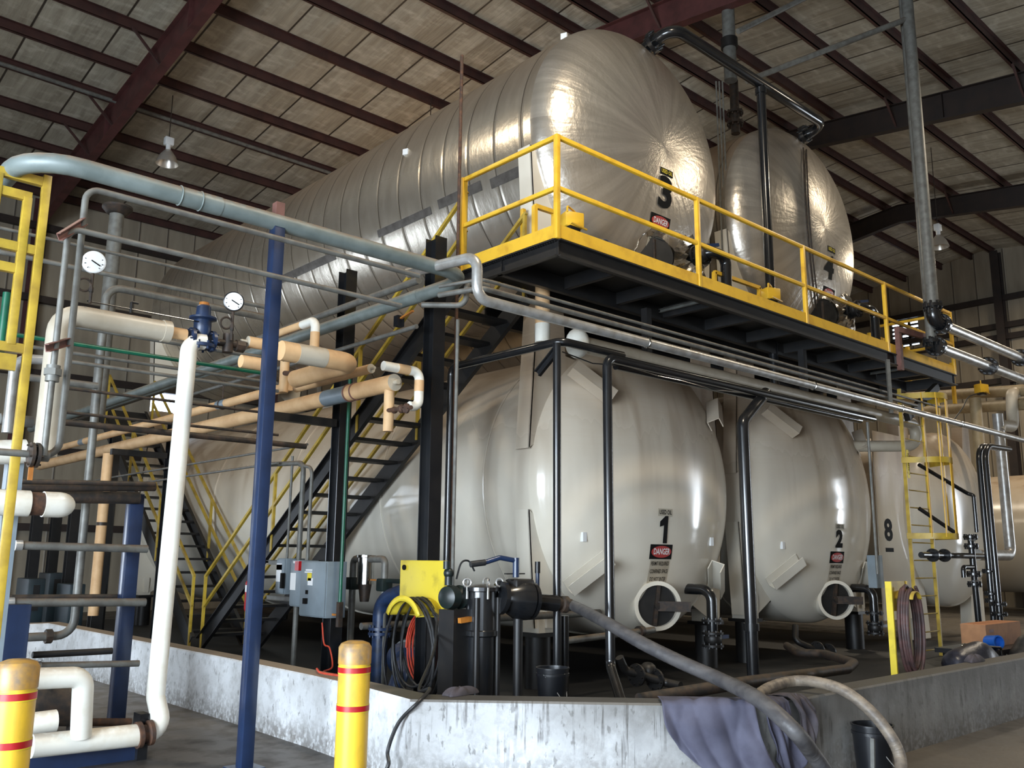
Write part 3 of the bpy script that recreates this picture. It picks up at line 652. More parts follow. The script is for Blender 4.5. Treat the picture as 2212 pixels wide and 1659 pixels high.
for p0, p1 in (((1392, 690), (1540, 645)), ((1868, 802), (1983, 792))):
    b_ = at(*p1, 'Y', 6.8); MB().channel(along(b_, 'Y', *p0), b_, .04, .05, .004).build('strut_arm', M['grey'], plat)
def stair(name, label, y0, z0, y1, z1, n, rail_lo, rail_hi, xa=6.9, xb=7.95):
    s = thing(name, label, 'stairs', ((xa + xb)/2, y0 if z0 < z1 else y1, 0), 'steel stairs beside the left tanks')
    d = V((0, y1 - y0, z1 - z0)); L = d.length; d.normalize(); up = V((0, -d.z, d.y)) if d.y > 0 else V((0, d.z, -d.y))
    for x, sd in ((xa, 1), (xb, -1)): MB().channel((x, y0, z0), (x, y1, z1), .06, .27, .012, up, sd).build('stringer', M['blacksteel'], s)
    for i in range(n):
        t = (i + .6) / n; y, z = y0 + (y1 - y0)*t, z0 + (z1 - z0)*t
        MB().mm((xa + .01, y - .13, z + .0), (xb - .01, y + .13, z + .045)).build('tread', M['blacksteel'], s)
    for x in (xa, xb):
        for h in (.50, 1.02):
            a, b_ = y0 + (y1 - y0)*rail_lo, y0 + (y1 - y0)*rail_hi; za, zb = z0 + (z1 - z0)*rail_lo, z0 + (z1 - z0)*rail_hi
            MB().beam((x, a, za + h + .12), (x, b_, zb + h + .12), .045, .045).build('handrail', M['yellowdull'], s)
        for k in range(4):
            t = rail_lo + .004 + (rail_hi - rail_lo - .008) * k / 3; y, z = y0 + (y1 - y0)*t, z0 + (z1 - z0)*t
            MB().mm((x - .022, y - .022, max(z - .10, .02)), (x + .022, y + .022, z + 1.13)).build('rail_post', M['yellowdull'], s)
    return s
stair('steel_stair', 'black steel stair with yellow handrails climbing to the platform beside tank 1', 15.5, .14, 8.46, 5.15, 20, .0, 1.0)
stair('steel_stair', 'second black steel stair rising away behind the first one', 15.95, .14, 21.9, 4.95, 19, .0, .93)
MB_ = MB(); MB_.mm((6.85, 21.9, 4.9), (7.98, 23.4, 5.02)); lp = MB_.build('stair_landing', M['blacksteel']); tag(lp, 'small dark landing at the head of the far stair', 'landing')
# rack columns
for x, y, z, lb in ((6.3, 8.29, 5.45, 'black steel column right in front of the platform corner, nearest of its row'), (6.3, 10.27, 5.5, 'black steel column in the middle of the stair, second of its row'), (6.3, 15.9, 4.1, 'black steel column behind the blue column, third of its row'), (6.3, 18.9, 4.1, 'black steel column far down the pipe rack, fourth of its row')):
    t = thing('rack_column', lb, 'column', (x, y, .02), 'black columns of the pipe rack')
    MB().ibeam((x, y, .04), (x, y, z), .17, .20, .014, (0, 1, 0)).build('shaft', M['black'], t); MB().mm((x - .16, y - .16, .022), (x + .16, y + .16, .045)).build('base_plate', M['black'], t)
bc = thing('rack_column', 'tall square blue column in the foreground carrying the big grey pipe', 'column', (3.54, 6.98, 0))
top = at(605, 487, 'Y', 6.98).z
R45 = Matrix.Rotation(.0, 3, 'Z')
MB().box((3.54, 6.98, top/2), (.105, .105, top), R45, .008).build('shaft', M['blue'], bc)
MB().mm((3.50, 6.94, top), (3.58, 7.02, top + .2)).build('stub', M['brown'], bc)
MB().mm((3.42, 6.86, .0), (3.66, 7.10, .015)).build('base_plate', M['blue'], bc)
# ================================================================ pipework
class Pieces:
    """builds every shape called on it as a part of its own"""
    def __init__(self, nm, m, o): self.a = (nm, m, o)
    def __getattr__(self, k):
        def call(*a, **kw):
            mb = MB(); getattr(mb, k)(*a, **kw); mb.build(*self.a)
        return call
def pipe(label, pts, r, mat, fil=None, name='pipe', cat='pipe', seg=16, group=None, extra=None):
    o = tag(MB().tube(pts, r, fil, seg).build(name, M[mat] if isinstance(mat, str) else mat), label, cat, group)
    if extra:
        for nm, f, mt in extra:
            f(Pieces(nm, M[mt], o))
    return o
RY0 = 6.98
# --- the big grey jacketed pipe: loops out of the left, along the rack, and back along the tank
bz = at(1022, 599, 'X', 5.8)
cl = along(bz, 'X', 58, 331)
far = along(bz, 'Y', 66, 926)
bands = lambda mb: [mb.cyl(V((x, bz.y, bz.z)), V((x + .35, bz.y, bz.z)), .080) for x in (along(bz, 'X', 388, 422).x,)] + [mb.torus((x, bz.y, bz.z), (1, 0, 0), .080, .006) for x in (along(bz, 'X', 388, 422).x, along(bz, 'X', 432, 434).x)]
pipe('fat grey jacketed pipe looping across the top left of the rack', [cl + V((0, 4.5, 0)), cl, bz, V((bz.x, far.y, bz.z))], .076, 'greyblue', .40, seg=28, name='jacketed_pipe',
     extra=[('jacket_band', bands, 'greyblue'), ('clamp_band', lambda mb: [mb.cyl((bz.x, y, bz.z), (bz.x, y + .2, bz.z), .080) for y in (7.9,)], 'greyblue')])
# --- small-bore lines on the left rack; bends are placed where the photo shows them
p = at(187, 405, 'Y', 6.70)
pipe('light grey pipe turning down at the left rack end, highest of its bundle', [along(p, 'Z', 118, 985) + V((-.45, 0, 0)), along(p, 'Z', 112, 985), p, along(p, 'X', 905, 596)], .024, 'grey', .10, name='conduit_pipe')
p = at(148, 492, 'Y', 6.62)
pipe('light grey pipe with a union fitting, just left of the highest bundle pipe', [along(p, 'Z', 100, 985), p, along(p, 'X', 588, 590), along(p, 'X', 870, 645)], .022, 'grey', .09, name='conduit_pipe',
     extra=[('union', lambda mb: [mb.cyl(along(p, 'Z', 122, 812), along(p, 'Z', 123, 798), .058, seg=8), mb.cyl(along(p, 'Z', 122, 825), along(p, 'Z', 123, 790), .045)], 'grey')])
p = at(100, 985, 'Y', 6.66); 
pipe('dark elbow and flange closing the two vertical left pipes', [along(p, 'X', 66, 975), p, along(p, 'X', 105, 985) ], .04, 'grey', name='flanged_stub', extra=[('flange', lambda mb: [mb.flange(along(p, 'X', 68, 976) + V((k, 0, 0)), (1, 0, 0), .085, .02, 6) for k in (0, .035)], 'darksteel'), ('lever', lambda mb: mb.beam(along(p, 'X', 70, 985), along(p, 'X', 70, 985) + V((0, 0, -.17)), .03, .012, (0, 1, 0)), 'orangeh')])
lines = [((0, 492), (580, 622), 9.7, .018, 'grey', 'thin grey pipe crossing behind the left gauge'), ((0, 544), (580, 662), 9.2, .024, 'grey', 'grey pipe crossing at gauge height behind the white pipes'),
         ((158, 704), (570, 766), 9.0, .024, 'grey', 'thin grey pipe passing under the fat cream pipe'), ((0, 718), (590, 796), 9.3, .022, 'green', 'long dark green pipe across the left rack'),
         ((60, 748), (600, 832), 9.8, .02, 'grey', 'grey conduit just below the dark green pipe'), ((60, 768), (600, 850), 9.6, .02, 'grey', 'grey conduit second below the dark green pipe'),
         ((60, 815), (210, 838), 9.5, .036, 'grey', 'grey pipe stub beneath the conduits at far left'), ((140, 838), (590, 902), 9.0, .015, 'darksteel', 'thin dark rod above the long tan pipes'),
         ((137, 890), (600, 948), 8.9, .015, 'darksteel', 'thin dark rod crossing over the long tan pipes'), ((134, 912), (660, 968), 8.8, .03, 'darksteel', 'dark unistrut-like pipe crossing the tan pipes low'),
         ((0, 905), (70, 915), 8.6, .05, 'grey', 'short grey pipe behind the yellow gate post')]
for a, b_, y, r, mt, lb in lines:
    p = at(*a, 'Y', y); pipe(lb, [p, along(p, 'X', *b_)], r, mt, name='rack_pipe')
p = at(232, 618, 'Y', 9.9)
pipe('grey pipe bending down behind the gauge and running low to the left', [along(along(p, 'Z', 158, 1372), 'X', 20, 1360), along(p, 'Z', 158, 1372), p, along(p, 'X', 590, 680)], .042, 'grey', .16, name='conduit_pipe', extra=[('union', lambda mb: [mb.cyl(along(along(p, 'Z', 158, 1372), 'X', 98, 1370), along(along(p, 'Z', 158, 1372), 'X', 112, 1371), .07, seg=8)], 'darksteel')])
p = at(252, 470, 'Y', 13.0)
pipe('dark galvanised vent duct with a flared collar in the far left', [along(p, 'Z', 232, 900), p, along(p, 'Z', 258, 452)], .10, 'grey', name='vent_duct', cat='duct', extra=[('collar', lambda mb: mb.lathe([(.21, 0), (.21, .03), (.15, .1), (.12, .12)], along(p, 'Z', 259, 448), (0, 0, -1)), 'darksteel')])
p = at(234, 980, 'X', 5.3)
pipe('tan insulated downpipe standing behind the left rack', [along(p, 'Z', 188, 1330), p], .085, 'tan', name='insulated_pipe', extra=[('joint_band', lambda mb: mb.cyl(along(p, 'Z', 211, 1135), along(p, 'Z', 211, 1128), .088), 'darksteel')])
# fat cream elbow and header on the left
p = at(130, 676, 'Y', 8.0); e = along(p, 'X', 362, 714)
pipe('fat cream jacketed pipe with a rounded elbow at upper left', [along(p, 'Z', 92, 985), p, e], .092, 'cream', .17, seg=28, name='jacketed_pipe', extra=[('end_collar', lambda mb: mb.cyl(e + V((-.05, 0, 0)), e + V((.02, 0, 0)), .10), 'cream'), ('reducer', lambda mb: mb.cyl(e, along(p, 'X', 402, 721), .054), 'tan')])
vp = along(p, 'X', 437, 722)
# blue pressure regulating valve
bv = thing('regulating_valve', 'tall blue pressure regulating valve with flanges above the white pipe', 'valve', vp + V((0, 0, -.25)))
zt = along(vp, 'Z', 452, 655).z; zb = along(vp, 'Z', 437, 750).z
K = 1.3; kl = lambda L: [(r_*K, h_*K) for r_, h_ in L]
mb = MB(); mb.lathe(kl([(.075, 0), (.075, .025), (.04, .03), (.045, .08), (.062, .11), (.062, .20), (.045, .24), (.04, .28)]), (vp.x, vp.y, zb), (0, 0, 1), 20); mb.build('body', M['bluepump'], bv)
h = zt - zb; mb = MB(); mb.lathe([(.03, h*.55), (.125, h*.62), (.125, h*.66), (.07, h*.68), (.065, h*.9), (.055, h*.93)], (vp.x, vp.y, zb), (0, 0, 1), 20); mb.build('bonnet', M['bluepump'], bv)
mb = MB(); mb.lathe([(.05, h*.9), (.045, h), (.0, h)], (vp.x, vp.y, zb), (0, 0, 1), 14); mb.build('cap', M['orangeh'], bv)
for k in (-1, 1): MB().flange((vp.x + .10*k, vp.y, vp.z - .02), (1, 0, 0), .10, .03, 6).build('side_flange', M['bluepump'], bv)
MB().flange((vp.x, vp.y, zb + .01), (0, 0, 1), .13, .03, 8).build('base_flange', M['bluepump'], bv)
q = along(vp, 'X', 530, 741)
pipe('short black iron nipple and tee right of the blue valve', [vp + V((.12, 0, -.02)), q], .034, 'darksteel', name='pipe_fitting', extra=[('tee', lambda mb: mb.cyl(vp + V((.26, 0, -.1)), vp + V((.26, 0, .08)), .05), 'darksteel'), ('union', lambda mb: mb.cyl(vp + V((.34, 0, -.02)), vp + V((.42, 0, -.02)), .06, seg=8), 'darksteel')])
def gauge(px, py, y, stem_py, label, rim):
    c = at(px, py, 'Y', y); t = thing('pressure_gauge', label, 'gauge', along(c, 'Z', px - 8, stem_py)); n = (EYE - c); n.z *= .4; n.normalize()
    MB().lathe([(.08, -.04), (.096, -.03), (.096, .026), (.09, .03)], c, n, 28).build('case', M[rim], t); MB().lathe([(.085, 0), (.0, .0)], c + n*.0315, n, 28, cap=False).build('dial', M['whitepaint'], t)
    nn, u, v = orth(n); u, v = (u if abs(u.z) < abs(v.z) else v), V((0, 0, 1)); mb = MB(); mb.beam(c + n*.034 - u*.05 - v*.03, c + n*.034 + u*.02 + v*.012, .010, .002, n)
    for i in range(9):
        a = -.9 + i * (4.9/8); d = u*math.cos(a) + v*math.sin(a); mb.beam(c + n*.034 + d*.064, c + n*.034 + d*.076, .006, .002, n)
    mb.build('needle', M['blackink'], t)
    b_ = along(c, 'Z', px - 8, stem_py); mb = MB(); mb.tube([c - V((0, 0, .10)), b_], 0.014, seg=8); mb.torus(b_ + V((-.06, 0, (c.z - b_.z)*.42)), (0, 1, .2), .055, .010, 16, 6); mb.cyl(b_ + V((0, 0, .10)), b_ + V((0, 0, .14)), .02, seg=8); mb.build('siphon_stem', M['darksteel'], t)
gauge(203, 567, 7.92, 655, 'round white pressure gauge on a siphon stem above the fat cream pipe', 'whitepaint')
gauge(505, 652, 7.95, 735, 'round white pressure gauge with dark rim right of the blue valve', 'blackplastic')
p = at(188, 650, 'Y', 7.95); pipe('thin black sensing tube from gauge to blue valve', [p, along(p, 'X', 260, 660), along(p, 'X', 288, 668), along(p, 'X', 345, 678), along(p, 'X', 436, 688)], .006, 'black', 0, name='sensing_tube', seg=8)
p = at(282, 676, 'Y', 7.95); tag(MB().tube([p, p + V((0, 0, .10)), p + V((.06, 0, .10))], .012, .01, 8).build('vent_elbow', M['blacksteel']), 'small black vent elbow on top of the fat cream pipe', 'pipe fitting')
# white downpipe in the foreground
w0 = at(337, 1545, 'Y', 7.85); w1 = along(w0, 'Z', 337, 1500); wt = at(409, 745, 'Y', 7.98)
pb = at(352, 1575, 'Y', 7.75)
pipe('tall white jacketed downpipe in the left foreground', [at(318, 1585, 'Y', 7.75), pb, at(336, 1505, 'Y', 7.85), wt + V((0, 0, .05)), wt + V((.14, .0, .05))], .076, 'white', .12, seg=24, name='jacketed_pipe')
g = at(312, 1585, 'Y', 7.75); t = tag(MB().lathe([(.07, -.07), (.105, -.065), (.105, -.03), (.07, -.015), (.07, .015), (.10, .03), (.10, .06), (.07, .07)], g, V((1, 0, .08)), 20).build('pipe_coupling', M['rust']), 'rusty grooved coupling at the foot of the white downpipe', 'coupling')
b0 = at(68, 1612, 'Y', 7.75); pipe('white jacketed pipe lying low along the left skid', [b0, at(296, 1588, 'Y', 7.75)], .088, 'white', seg=20, name='jacketed_pipe')
p = at(78, 1462, 'Y', 5.3); pipe('white jacketed pipe turning down into the low skid pipe', [at(20, 1468, 'Y', 7.6), at(180, 1462, 'Y', 7.6), at(175, 1590, 'Y', 7.7)], .079, 'white', .10, seg=20, name='jacketed_pipe')
pipe('short white jacketed pipe stub behind the left bollard', [at(20, 1570, 'Y', 8.1), at(120, 1557, 'Y', 8.1)], .088, 'white', seg=20, name='jacketed_pipe')
p = at(20, 1086, 'Y', 8.0); q = along(p, 'X', 62, 1088); q2 = along(p, 'X', 92, 1091); q3 = along(p, 'X', 128, 1094)
o = pipe('white jacketed tank stub with a rounded cap at the left edge', [p + V((-.5, 0, 0)), q], .104, 'white', seg=28, name='jacketed_stub')
mb = MB(); mb.cyl(q, q2, .094, seg=24); mb.build('bare_gap', M['rust'], o)
mb = MB(); mb.lathe([(.104, 0), (.104, (q3 - q2).length)] + [(.104*math.cos(a), (q3 - q2).length + .12*math.sin(a)) for a in (.3, .6, .9, 1.2, 1.4, 1.57)], q2, (1, 0, 0), 28); mb.build('end_cap', M['white'], o)
# tan insulated steam lines beside the stairs
def capped(label, a, ax, b_, r, mat='tan', face='cream', nm='insulated_pipe', more=None):
    q = along(a, ax, *b_); d = (a - q).normalized()
    ex = [('end_face', lambda mb: [mb.lathe([(r*.99, 0), (r*.3, .004)], a, d, 24, cap=False), mb.cyl(a - d*.02, a + d*.07, r*.3, seg=12)], face)]
    return pipe(label, [a, q], r, mat, seg=24, name=nm, extra=ex + (more or []))
c4 = at(853, 826, 'X', 5.62)
capped('long fat tan insulated pipe ending in a disc by the platform column', c4, 'Y', (84, 1000), .096, face='cream', more=[('band', lambda mb: [mb.torus((c4.x, y, c4.z), (0, 1, 0), .099, .010) for y in (c4.y + .78, c4.y + .92, c4.y + 3.0, c4.y + 5.4)], 'brown'), ('grey_wrap', lambda mb: mb.cyl((c4.x, c4.y + .95, c4.z), (c4.x, c4.y + 1.45, c4.z), .099, seg=24), 'panelgrey')])
pipe('tan capped drop leg under the fat pipe end', [c4 + V((0, .1, -.05)), along(c4 + V((0, .1, 0)), 'Z', 830, 932)], .058, 'tan', seg=20, name='insulated_pipe')
c1 = at(560, 852, 'X', 5.45)
pipe('slimmer long tan insulated pipe above the fat one', [along(c1, 'Y', 628, 832), along(c1, 'Y', 120, 966)], .06, 'tan', seg=20, name='insulated_pipe', extra=[('band', lambda mb: [mb.cyl((c1.x, y, c1.z), (c1.x, y + .26, c1.z), .064, seg=20) for y in (along(c1, 'Y', 488, 868).y, along(c1, 'Y', 182, 946).y)], 'panelgrey'), ('clevis_hanger', lambda mb: [mb.torus((c1.x, y + .13, c1.z), (0, 1, 0), .07, .01) for y in (along(c1, 'Y', 488, 868).y,)] + [mb.cyl((c1.x, along(c1, 'Y', 488, 868).y + .13, c1.z + .08), (c1.x, along(c1, 'Y', 488, 868).y + .13, c1.z + .35), .01, seg=8)], 'darksteel')])
c3 = at(802, 796, 'X', 5.35)
capped('short tan insulated pipe with a round end left of the white elbow', c3, 'Y', (640, 838), .053)
c1b = at(657, 700, 'X', 5.15)
capped('short tan pipe stub with a round end behind the blue column', c1b, 'Y', (575, 728), .045)
p = at(682, 692, 'X', 5.05); pipe('white and tan swan-neck trap pipe right of the blue column', [along(p, 'Y', 655, 705), p + V((0, 0, .0)), along(p, 'Z', 681, 812), along(p, 'Z', 681, 812) + V((0, .28, 0))], .052, 'white', .09, seg=20, name='trap_pipe', extra=[('tan_sleeve', lambda mb: mb.cyl(along(p, 'Z', 683, 718), along(p, 'Z', 682, 768), .0535, seg=20), 'tan')])
p2 = at(645, 808, 'X', 5.1); tag(MB().tube([at(615, 806, 'X', 5.12), p2], .03, seg=10).sph(p2, .055, 12).cyl(p2 + V((0, 0, -.05)), p2 + V((0, 0, .07)), .035, seg=8).flange(p2 + V((0, -.08, 0)), (0, 1, 0), .06, .02, 4).build('steam_trap', M['rust']), 'small rusty steam trap right of the blue column', 'valve')
p = at(616, 775, 'X', 5.14); pipe('short upright tan capped pipe just right of the blue column', [p, along(p, 'Z', 612, 848)], .056, 'tan', seg=20, name='insulated_pipe', extra=[('plug', lambda mb: mb.cyl(p + V((0, 0, -.03)), p + V((-.06, -.06, -.03)), .018, seg=10), 'darksteel')])
p = at(828, 790, 'X', 5.45); a = along(p, 'X', 906, 805)
pipe('white swan-neck pipe hooking down in front of the stair', [p, a, along(a, 'Z', 906, 880), along(along(a, 'Z', 906, 880), 'X', 884, 876)], .054, 'white', .09, seg=20, name='trap_pipe', extra=[('tan_sleeve', lambda mb: mb.cyl(along(p, 'X', 858, 796), along(p, 'X', 882, 800), .0555, seg=20), 'tan'), ('tan_sleeve', lambda mb: mb.cyl(along(a, 'Z', 906, 822), along(a, 'Z', 906, 846), .0555, seg=20), 'tan')])
p = at(868, 883, 'X', 5.55); tag(MB().tube([at(835, 887, 'X', 5.6), at(888, 880, 'X', 5.5)], .024, seg=10).sph(p, .05, 12).sph(at(852, 886, 'X', 5.6), .04, 10).flange(at(878, 882, 'X', 5.5), (1, 0, 0), .055, .02, 4).build('steam_trap', M['rust']), 'small rusty steam trap below the white swan-neck by the stair', 'valve')
p = at(535, 738, 'Y', 8.0); capped('slim tan pipe stub joining the black iron fittings', p, 'X', (606, 752), .056)
p = at(606, 757, 'Y', 7.9); pipe('fat tan and cream pipe crossing behind the blue column', [p, along(p, 'X', 762, 786), along(p, 'X', 762, 786) + V((0, 1.2, 0))], .10, 'tan', .15, seg=24, name='insulated_pipe', extra=[('cream_sleeve', lambda mb: mb.cyl(along(p, 'X', 640, 763), along(p, 'X', 700, 775), .102, seg=24), 'cream')])
p = at(520, 780, 'Y', 7.9); pipe('tan pipe stub under the black iron tee', [p, along(p, 'X', 575, 790)], .062, 'tan', seg=20, name='insulated_pipe')
# grey lines going back along the tank (behind the columns)
for a, b_, x, r, mt, lb in (((905, 605), (560, 737), 6.05, .045, 'grey', 'long grey pipe receding left under the foil tank'), ((900, 705), (390, 866), 6.0, .028, 'grey', 'slim grey pipe receding left below the fat grey pipe'), ((620, 746), (150, 893), 6.1, .04, 'grey', 'dusty grey pipe receding left along the rack'),
                             ((590, 760), (200, 868), 5.9, .04, 'greyblue', 'blue-grey jacketed pipe receding left along the rack'), ((400, 830), (130, 915), 6.1, .028, 'grey', 'thin grey pipe receding to the far left corner')):
    p = at(*a, 'X', x); pipe(lb, [p, along(p, 'Y', *b_)], r, mt, name='receding_pipe', seg=14)
p = at(862, 690, 'X', 6.0); tag(MB().mm(p + V((-.05, -.04, -.09)), p + V((.05, .04, .04))).build('ball_valve', M['blackplastic']), 'black ball valve with orange lever on the slim grey pipe', 'valve'); MB().beam(p + V((0, 0, 0)), p + V((.0, -.28, .05)), .03, .02).build('lever', M['orangeh'], bpy.data.objects['ball_valve'])
p = at(664, 960, 'X', 6.15); pipe('thin grey conduit looping from rack to stair', [p, along(p, 'Y', 150, 1035)], .018, 'grey', name='conduit'); p = at(600, 1000, 'X', 6.1); pipe('thin grey conduit lower, running left along the rack', [p, along(p, 'Y', 240, 1040)], .018, 'grey', name='conduit')
# grey main with the offset at the platform corner
p = at(980, 572, 'X', 6.0); p = at(1030, 645, 'Y', 6.42)
up = along(p, 'Z', 1022, 553)
pipe('long dusty grey pipe in front of the platform with a stepped end', [up + V((-.18, .9, 0)), up, p, along(p, 'X', 2300, 968)], .054, 'silver', .14, seg=22, name='main_pipe', extra=[('coupling', lambda mb, c=c: mb.torus(along(p, 'X', *c), (1, 0, 0), .055, .010, 24, 8), 'chrome') for c in ((1395, 748), (1755, 838), (1945, 885), (2075, 915))])
for a, b_, y, r, lb in (((1040, 603), (2030, 884), 6.65, .018, 'slim grey conduit above the long dusty pipe, upper of two'), ((1040, 622), (1985, 862), 6.60, .028, 'slim grey conduit above the long dusty pipe, lower of two')):
    p = at(*a, 'Y', y); pipe(lb, [p + V((-.15, .5, -.0)), p, along(p, 'X', *b_)], r, 'grey', .1, name='conduit_pipe')
p = at(1008, 606, 'Y', 6.95); pipe('small grey offset pipe by the platform corner', [along(p, 'Z', 1004, 660) + V((-.35, .3, 0)), along(p, 'Z', 1004, 660), p, p + V((.3, 0, 0))], .03, 'grey', .1, name='conduit_pipe')
# black oil lines in front of the tanks
BX, BY = 7.0, 7.0
c = at(1212, 737, 'Y', BY); ve = along(c, 'Y', 976, 797)
pipe('black pipe running from the corner post to tank 1 at head height', [V((c.x, ve.y, .03)), ve, c, along(c, 'X', 1345, 768)], .05, 'black', .12, seg=22, name='oil_pipe', group=None)
v1 = along(c + V((.0, -.02, -.02)), 'X', 1200, 750); pipe('slim black standpipe left of the number 1', [v1 + V((0, 0, -.02)), V((v1.x, v1.y, .03))], .045, 'black', seg=20, name='oil_pipe')
p = at(1219, 1330, 'Y', 7.05); pipe('short black standpipe right beside the slim one', [p, V((p.x, p.y, .03))], .05, 'black', seg=20, name='oil_pipe')
tag(MB().channel(at(1163, 808, 'Y', 7.3), at(1204, 757, 'Y', 7.05), .05, .09, .012).build('pipe_bracket', M['black']), 'black diagonal bracket at the head of the slim standpipe', 'bracket')
p = at(1311, 772, 'Y', 6.9); v = along(p, 'Z', 1311, 1440); pipe('black oil pipe rising left of the number 1 and running right', [v + V((-.75, -.95, -.55)), v, p, along(p, 'X', 1890, 892)], .056, 'black', .12, seg=22, name='oil_pipe')
p = at(1330, 790, 'Y', 7.1); pipe('second black oil pipe just behind the long one', [p, along(p, 'X', 1862, 893)], .05, 'black', seg=20, name='oil_pipe')
p = at(1640, 850, 'Y', 6.95); k = p + V((0, 0, 0)); q = at(1607, 905, 'Y', 6.9)
pipe('thick black standpipe with a kinked top between tanks 1 and 2', [at(1655, 848, 'Y', 7.0), at(1604, 912, 'Y', 6.9), V((at(1606, 930, 'Y', 6.9).x, 6.9, .03))], .082, 'black', .16, seg=24, name='oil_pipe', extra=[('union', lambda mb: [mb.cyl(along(at(1606, 930, 'Y', 6.9), 'Z', 1612, yy), along(at(1606, 930, 'Y', 6.9), 'Z', 1612, yy - 16), .105) for yy in (1362,)], 'black')])
# cream line behind the black ones with its returns
p = at(1100, 705, 'Y', 7.35); 
b0 = at(1262, 745, 'Y', 7.3); b1 = along(b0, 'X', 1975, 922)
pipe('long cream insulated pipe tucked behind the black oil pipes', [b0 + V((-.15, 0, .02)), b0, b1, b1 + V((0, 0, -.42)), b1 + V((-1.0, .9, -.44))], .105, 'cream', .2, seg=24, name='insulated_pipe', extra=[('end_bulb', lambda mb: mb.sph(b0 + V((-.12, 0, 0)), .15, 18, (1, 1, 1.25)), 'white')])
p = at(1172, 660, 'Y', 8.0); pipe('upright tan and cream pipe rising from tank 1 to the platform', [along(p, 'Z', 1172, 735), along(p, 'Z', 1172, 620)], .095, 'tan', seg=22, name='insulated_pipe', extra=[('white_sleeve', lambda mb: mb.cyl(along(p, 'Z', 1172, 740), along(p, 'Z', 1172, 700), .098, seg=22), 'white')])
p = at(1310, 800, 'Y', 7.2); tag(MB().tube([at(1215, 760, 'Y', 7.12), at(1280, 785, 'Y', 7.1), at(1345, 790, 'Y', 7.05), at(1420, 812, 'Y', 7.0), at(1470, 822, 'Y', 7.0), at(1540, 842, 'Y', 7.0), at(1600, 848, 'Y', 7.0), at(1700, 872, 'Y', 7.0)], .008, .05, 8).build('cable', M['black']), 'thin black cable sagging under the black oil pipes', 'cable')
# header over the upper tanks
hA = head_hit(1400, 100, TX, Z3); hB = head_hit(1752, 308, f2_, Z3)
h0 = hA + V((.0, -.50, .10)); h1 = along(h0, 'X', 1772, 288)
pipe('black header pipe bridging the tops of tanks 3 and 4', [hA + V((0, .06, 0)), h0, h1, V((h1.x - .12, hB.y + .05, hB.z))], .092, 'black', .24, seg=24, name='header_pipe', extra=[('flange', lambda mb: mb.flange(hA + V((0, -.12, .02)), (0, 1, -.2), .18, .07, 8), 'black'), ('flange', lambda mb: mb.flange(V((h1.x - .11, hB.y - .06, hB.z + .04)), (.0, 1, -.1), .18, .07, 8), 'black')])
p = along(h0, 'X', 1625, 208); pipe('thick black riser between tanks 3 and 4', [p, V((p.x, p.y, 4.3))], .078, 'black', seg=24, name='riser_pipe', extra=[('tee', lambda mb: mb.cyl(p + V((0, 0, -.1)), p + V((0, 0, -.2)), .10), 'black')])
for k, px in enumerate((1556, 1563, 1570)):
    p = at(px, 420, 'Y', 8.6); pipe('thin grey conduit between tanks 3 and 4, %s of three' % ('left', 'middle', 'right')[k], [along(p, 'Z', px - 2, 175), V((p.x, p.y, PZ))], .016, 'grey', name='conduit', seg=8)
p = at(1574, 60, 'Y', 9.4); pt = V((p.x, p.y, roofz(9.4) + .1))
pipe('dark grey roof vent stack above tank 4 with an orange clamp', [along(p, 'Z', 1574, 175), pt], .13, 'grey', seg=24, name='vent_stack', cat='duct', extra=[('coupling', lambda mb: [mb.cyl(along(p, 'Z', 1574, 105), along(p, 'Z', 1574, 85), .17)], 'blacksteel'), ('beacon', lambda mb: mb.sph(along(p, 'Z', 1558, 90), .05, 10), 'orangeh')])
p = at(1585, 185, 'Y', 9.5); tag(MB().tube([along(p, 'Z', 1580, 175), along(p, 'Z', 1583, 230), along(p, 'Z', 1578, 290)], .09, seg=14).flange(along(p, 'Z', 1580, 245), (0, 0, 1), .17, .05, 8).flange(along(p, 'Z', 1580, 268), (0, 0, 1), .17, .05, 8).build('relief_valve', M['darksteel']), 'dark flanged relief valve hanging between tanks 3 and 4', 'valve')
for a, b_, lb in (((1612, 175), (1962, 40), 'grey sloping sprinkler pipe from riser to the tall pole'), ((1594, 68), (1850, -60), 'grey sloping sprinkler pipe above the first one')):
    p = at(*a, 'X', 13.4); q = at(*b_, 'Y', 6.35) if a[1] > 100 else at(*b_, 'X', 16.0)
    pipe(lb, [p, q], .055, 'grey', name='sprinkler_pipe')
# tall vent pole with flanged elbows at the platform end
PY = 6.35; pz = at(1986, 320, 'Y', PY); pz2 = at(1978, 320, 'Y', PY + .12)
zu = at(2000, 655, 'Y', PY).z; zl_ = at(1992, 722, 'Y', PY).z
vp_ = thing('vent_pole', 'tall grey vent pole with bolted black flanges at the platform end', 'pipe', V((pz.x, pz.y, at(2000, 800, 'Y', PY).z)))
MB().cyl((pz.x, pz.y, zu), (pz.x, pz.y, 12.95), .105, seg=28).build('shaft', M['grey'], vp_)
MB().cyl((pz2.x, pz2.y, zl_), (pz2.x, pz2.y, 12.95), .09, seg=24).build('rear_shaft', M['grey'], vp_)
e1 = at(2032, 700, 'Y', PY - .05); e2 = at(2022, 748, 'Y', PY + .05)
mb = MB(); mb.flange((pz.x, pz.y, zu), (0, 0, 1), .17, .06, 8, .022); mb.tube([(pz.x, pz.y, zu), (pz.x, pz.y, e1.z + .02), e1], .125, .2, 20); mb.flange(e1, (1, 0, 0), .19, .07, 10, .022); mb.build('elbow', M['black'], vp_)
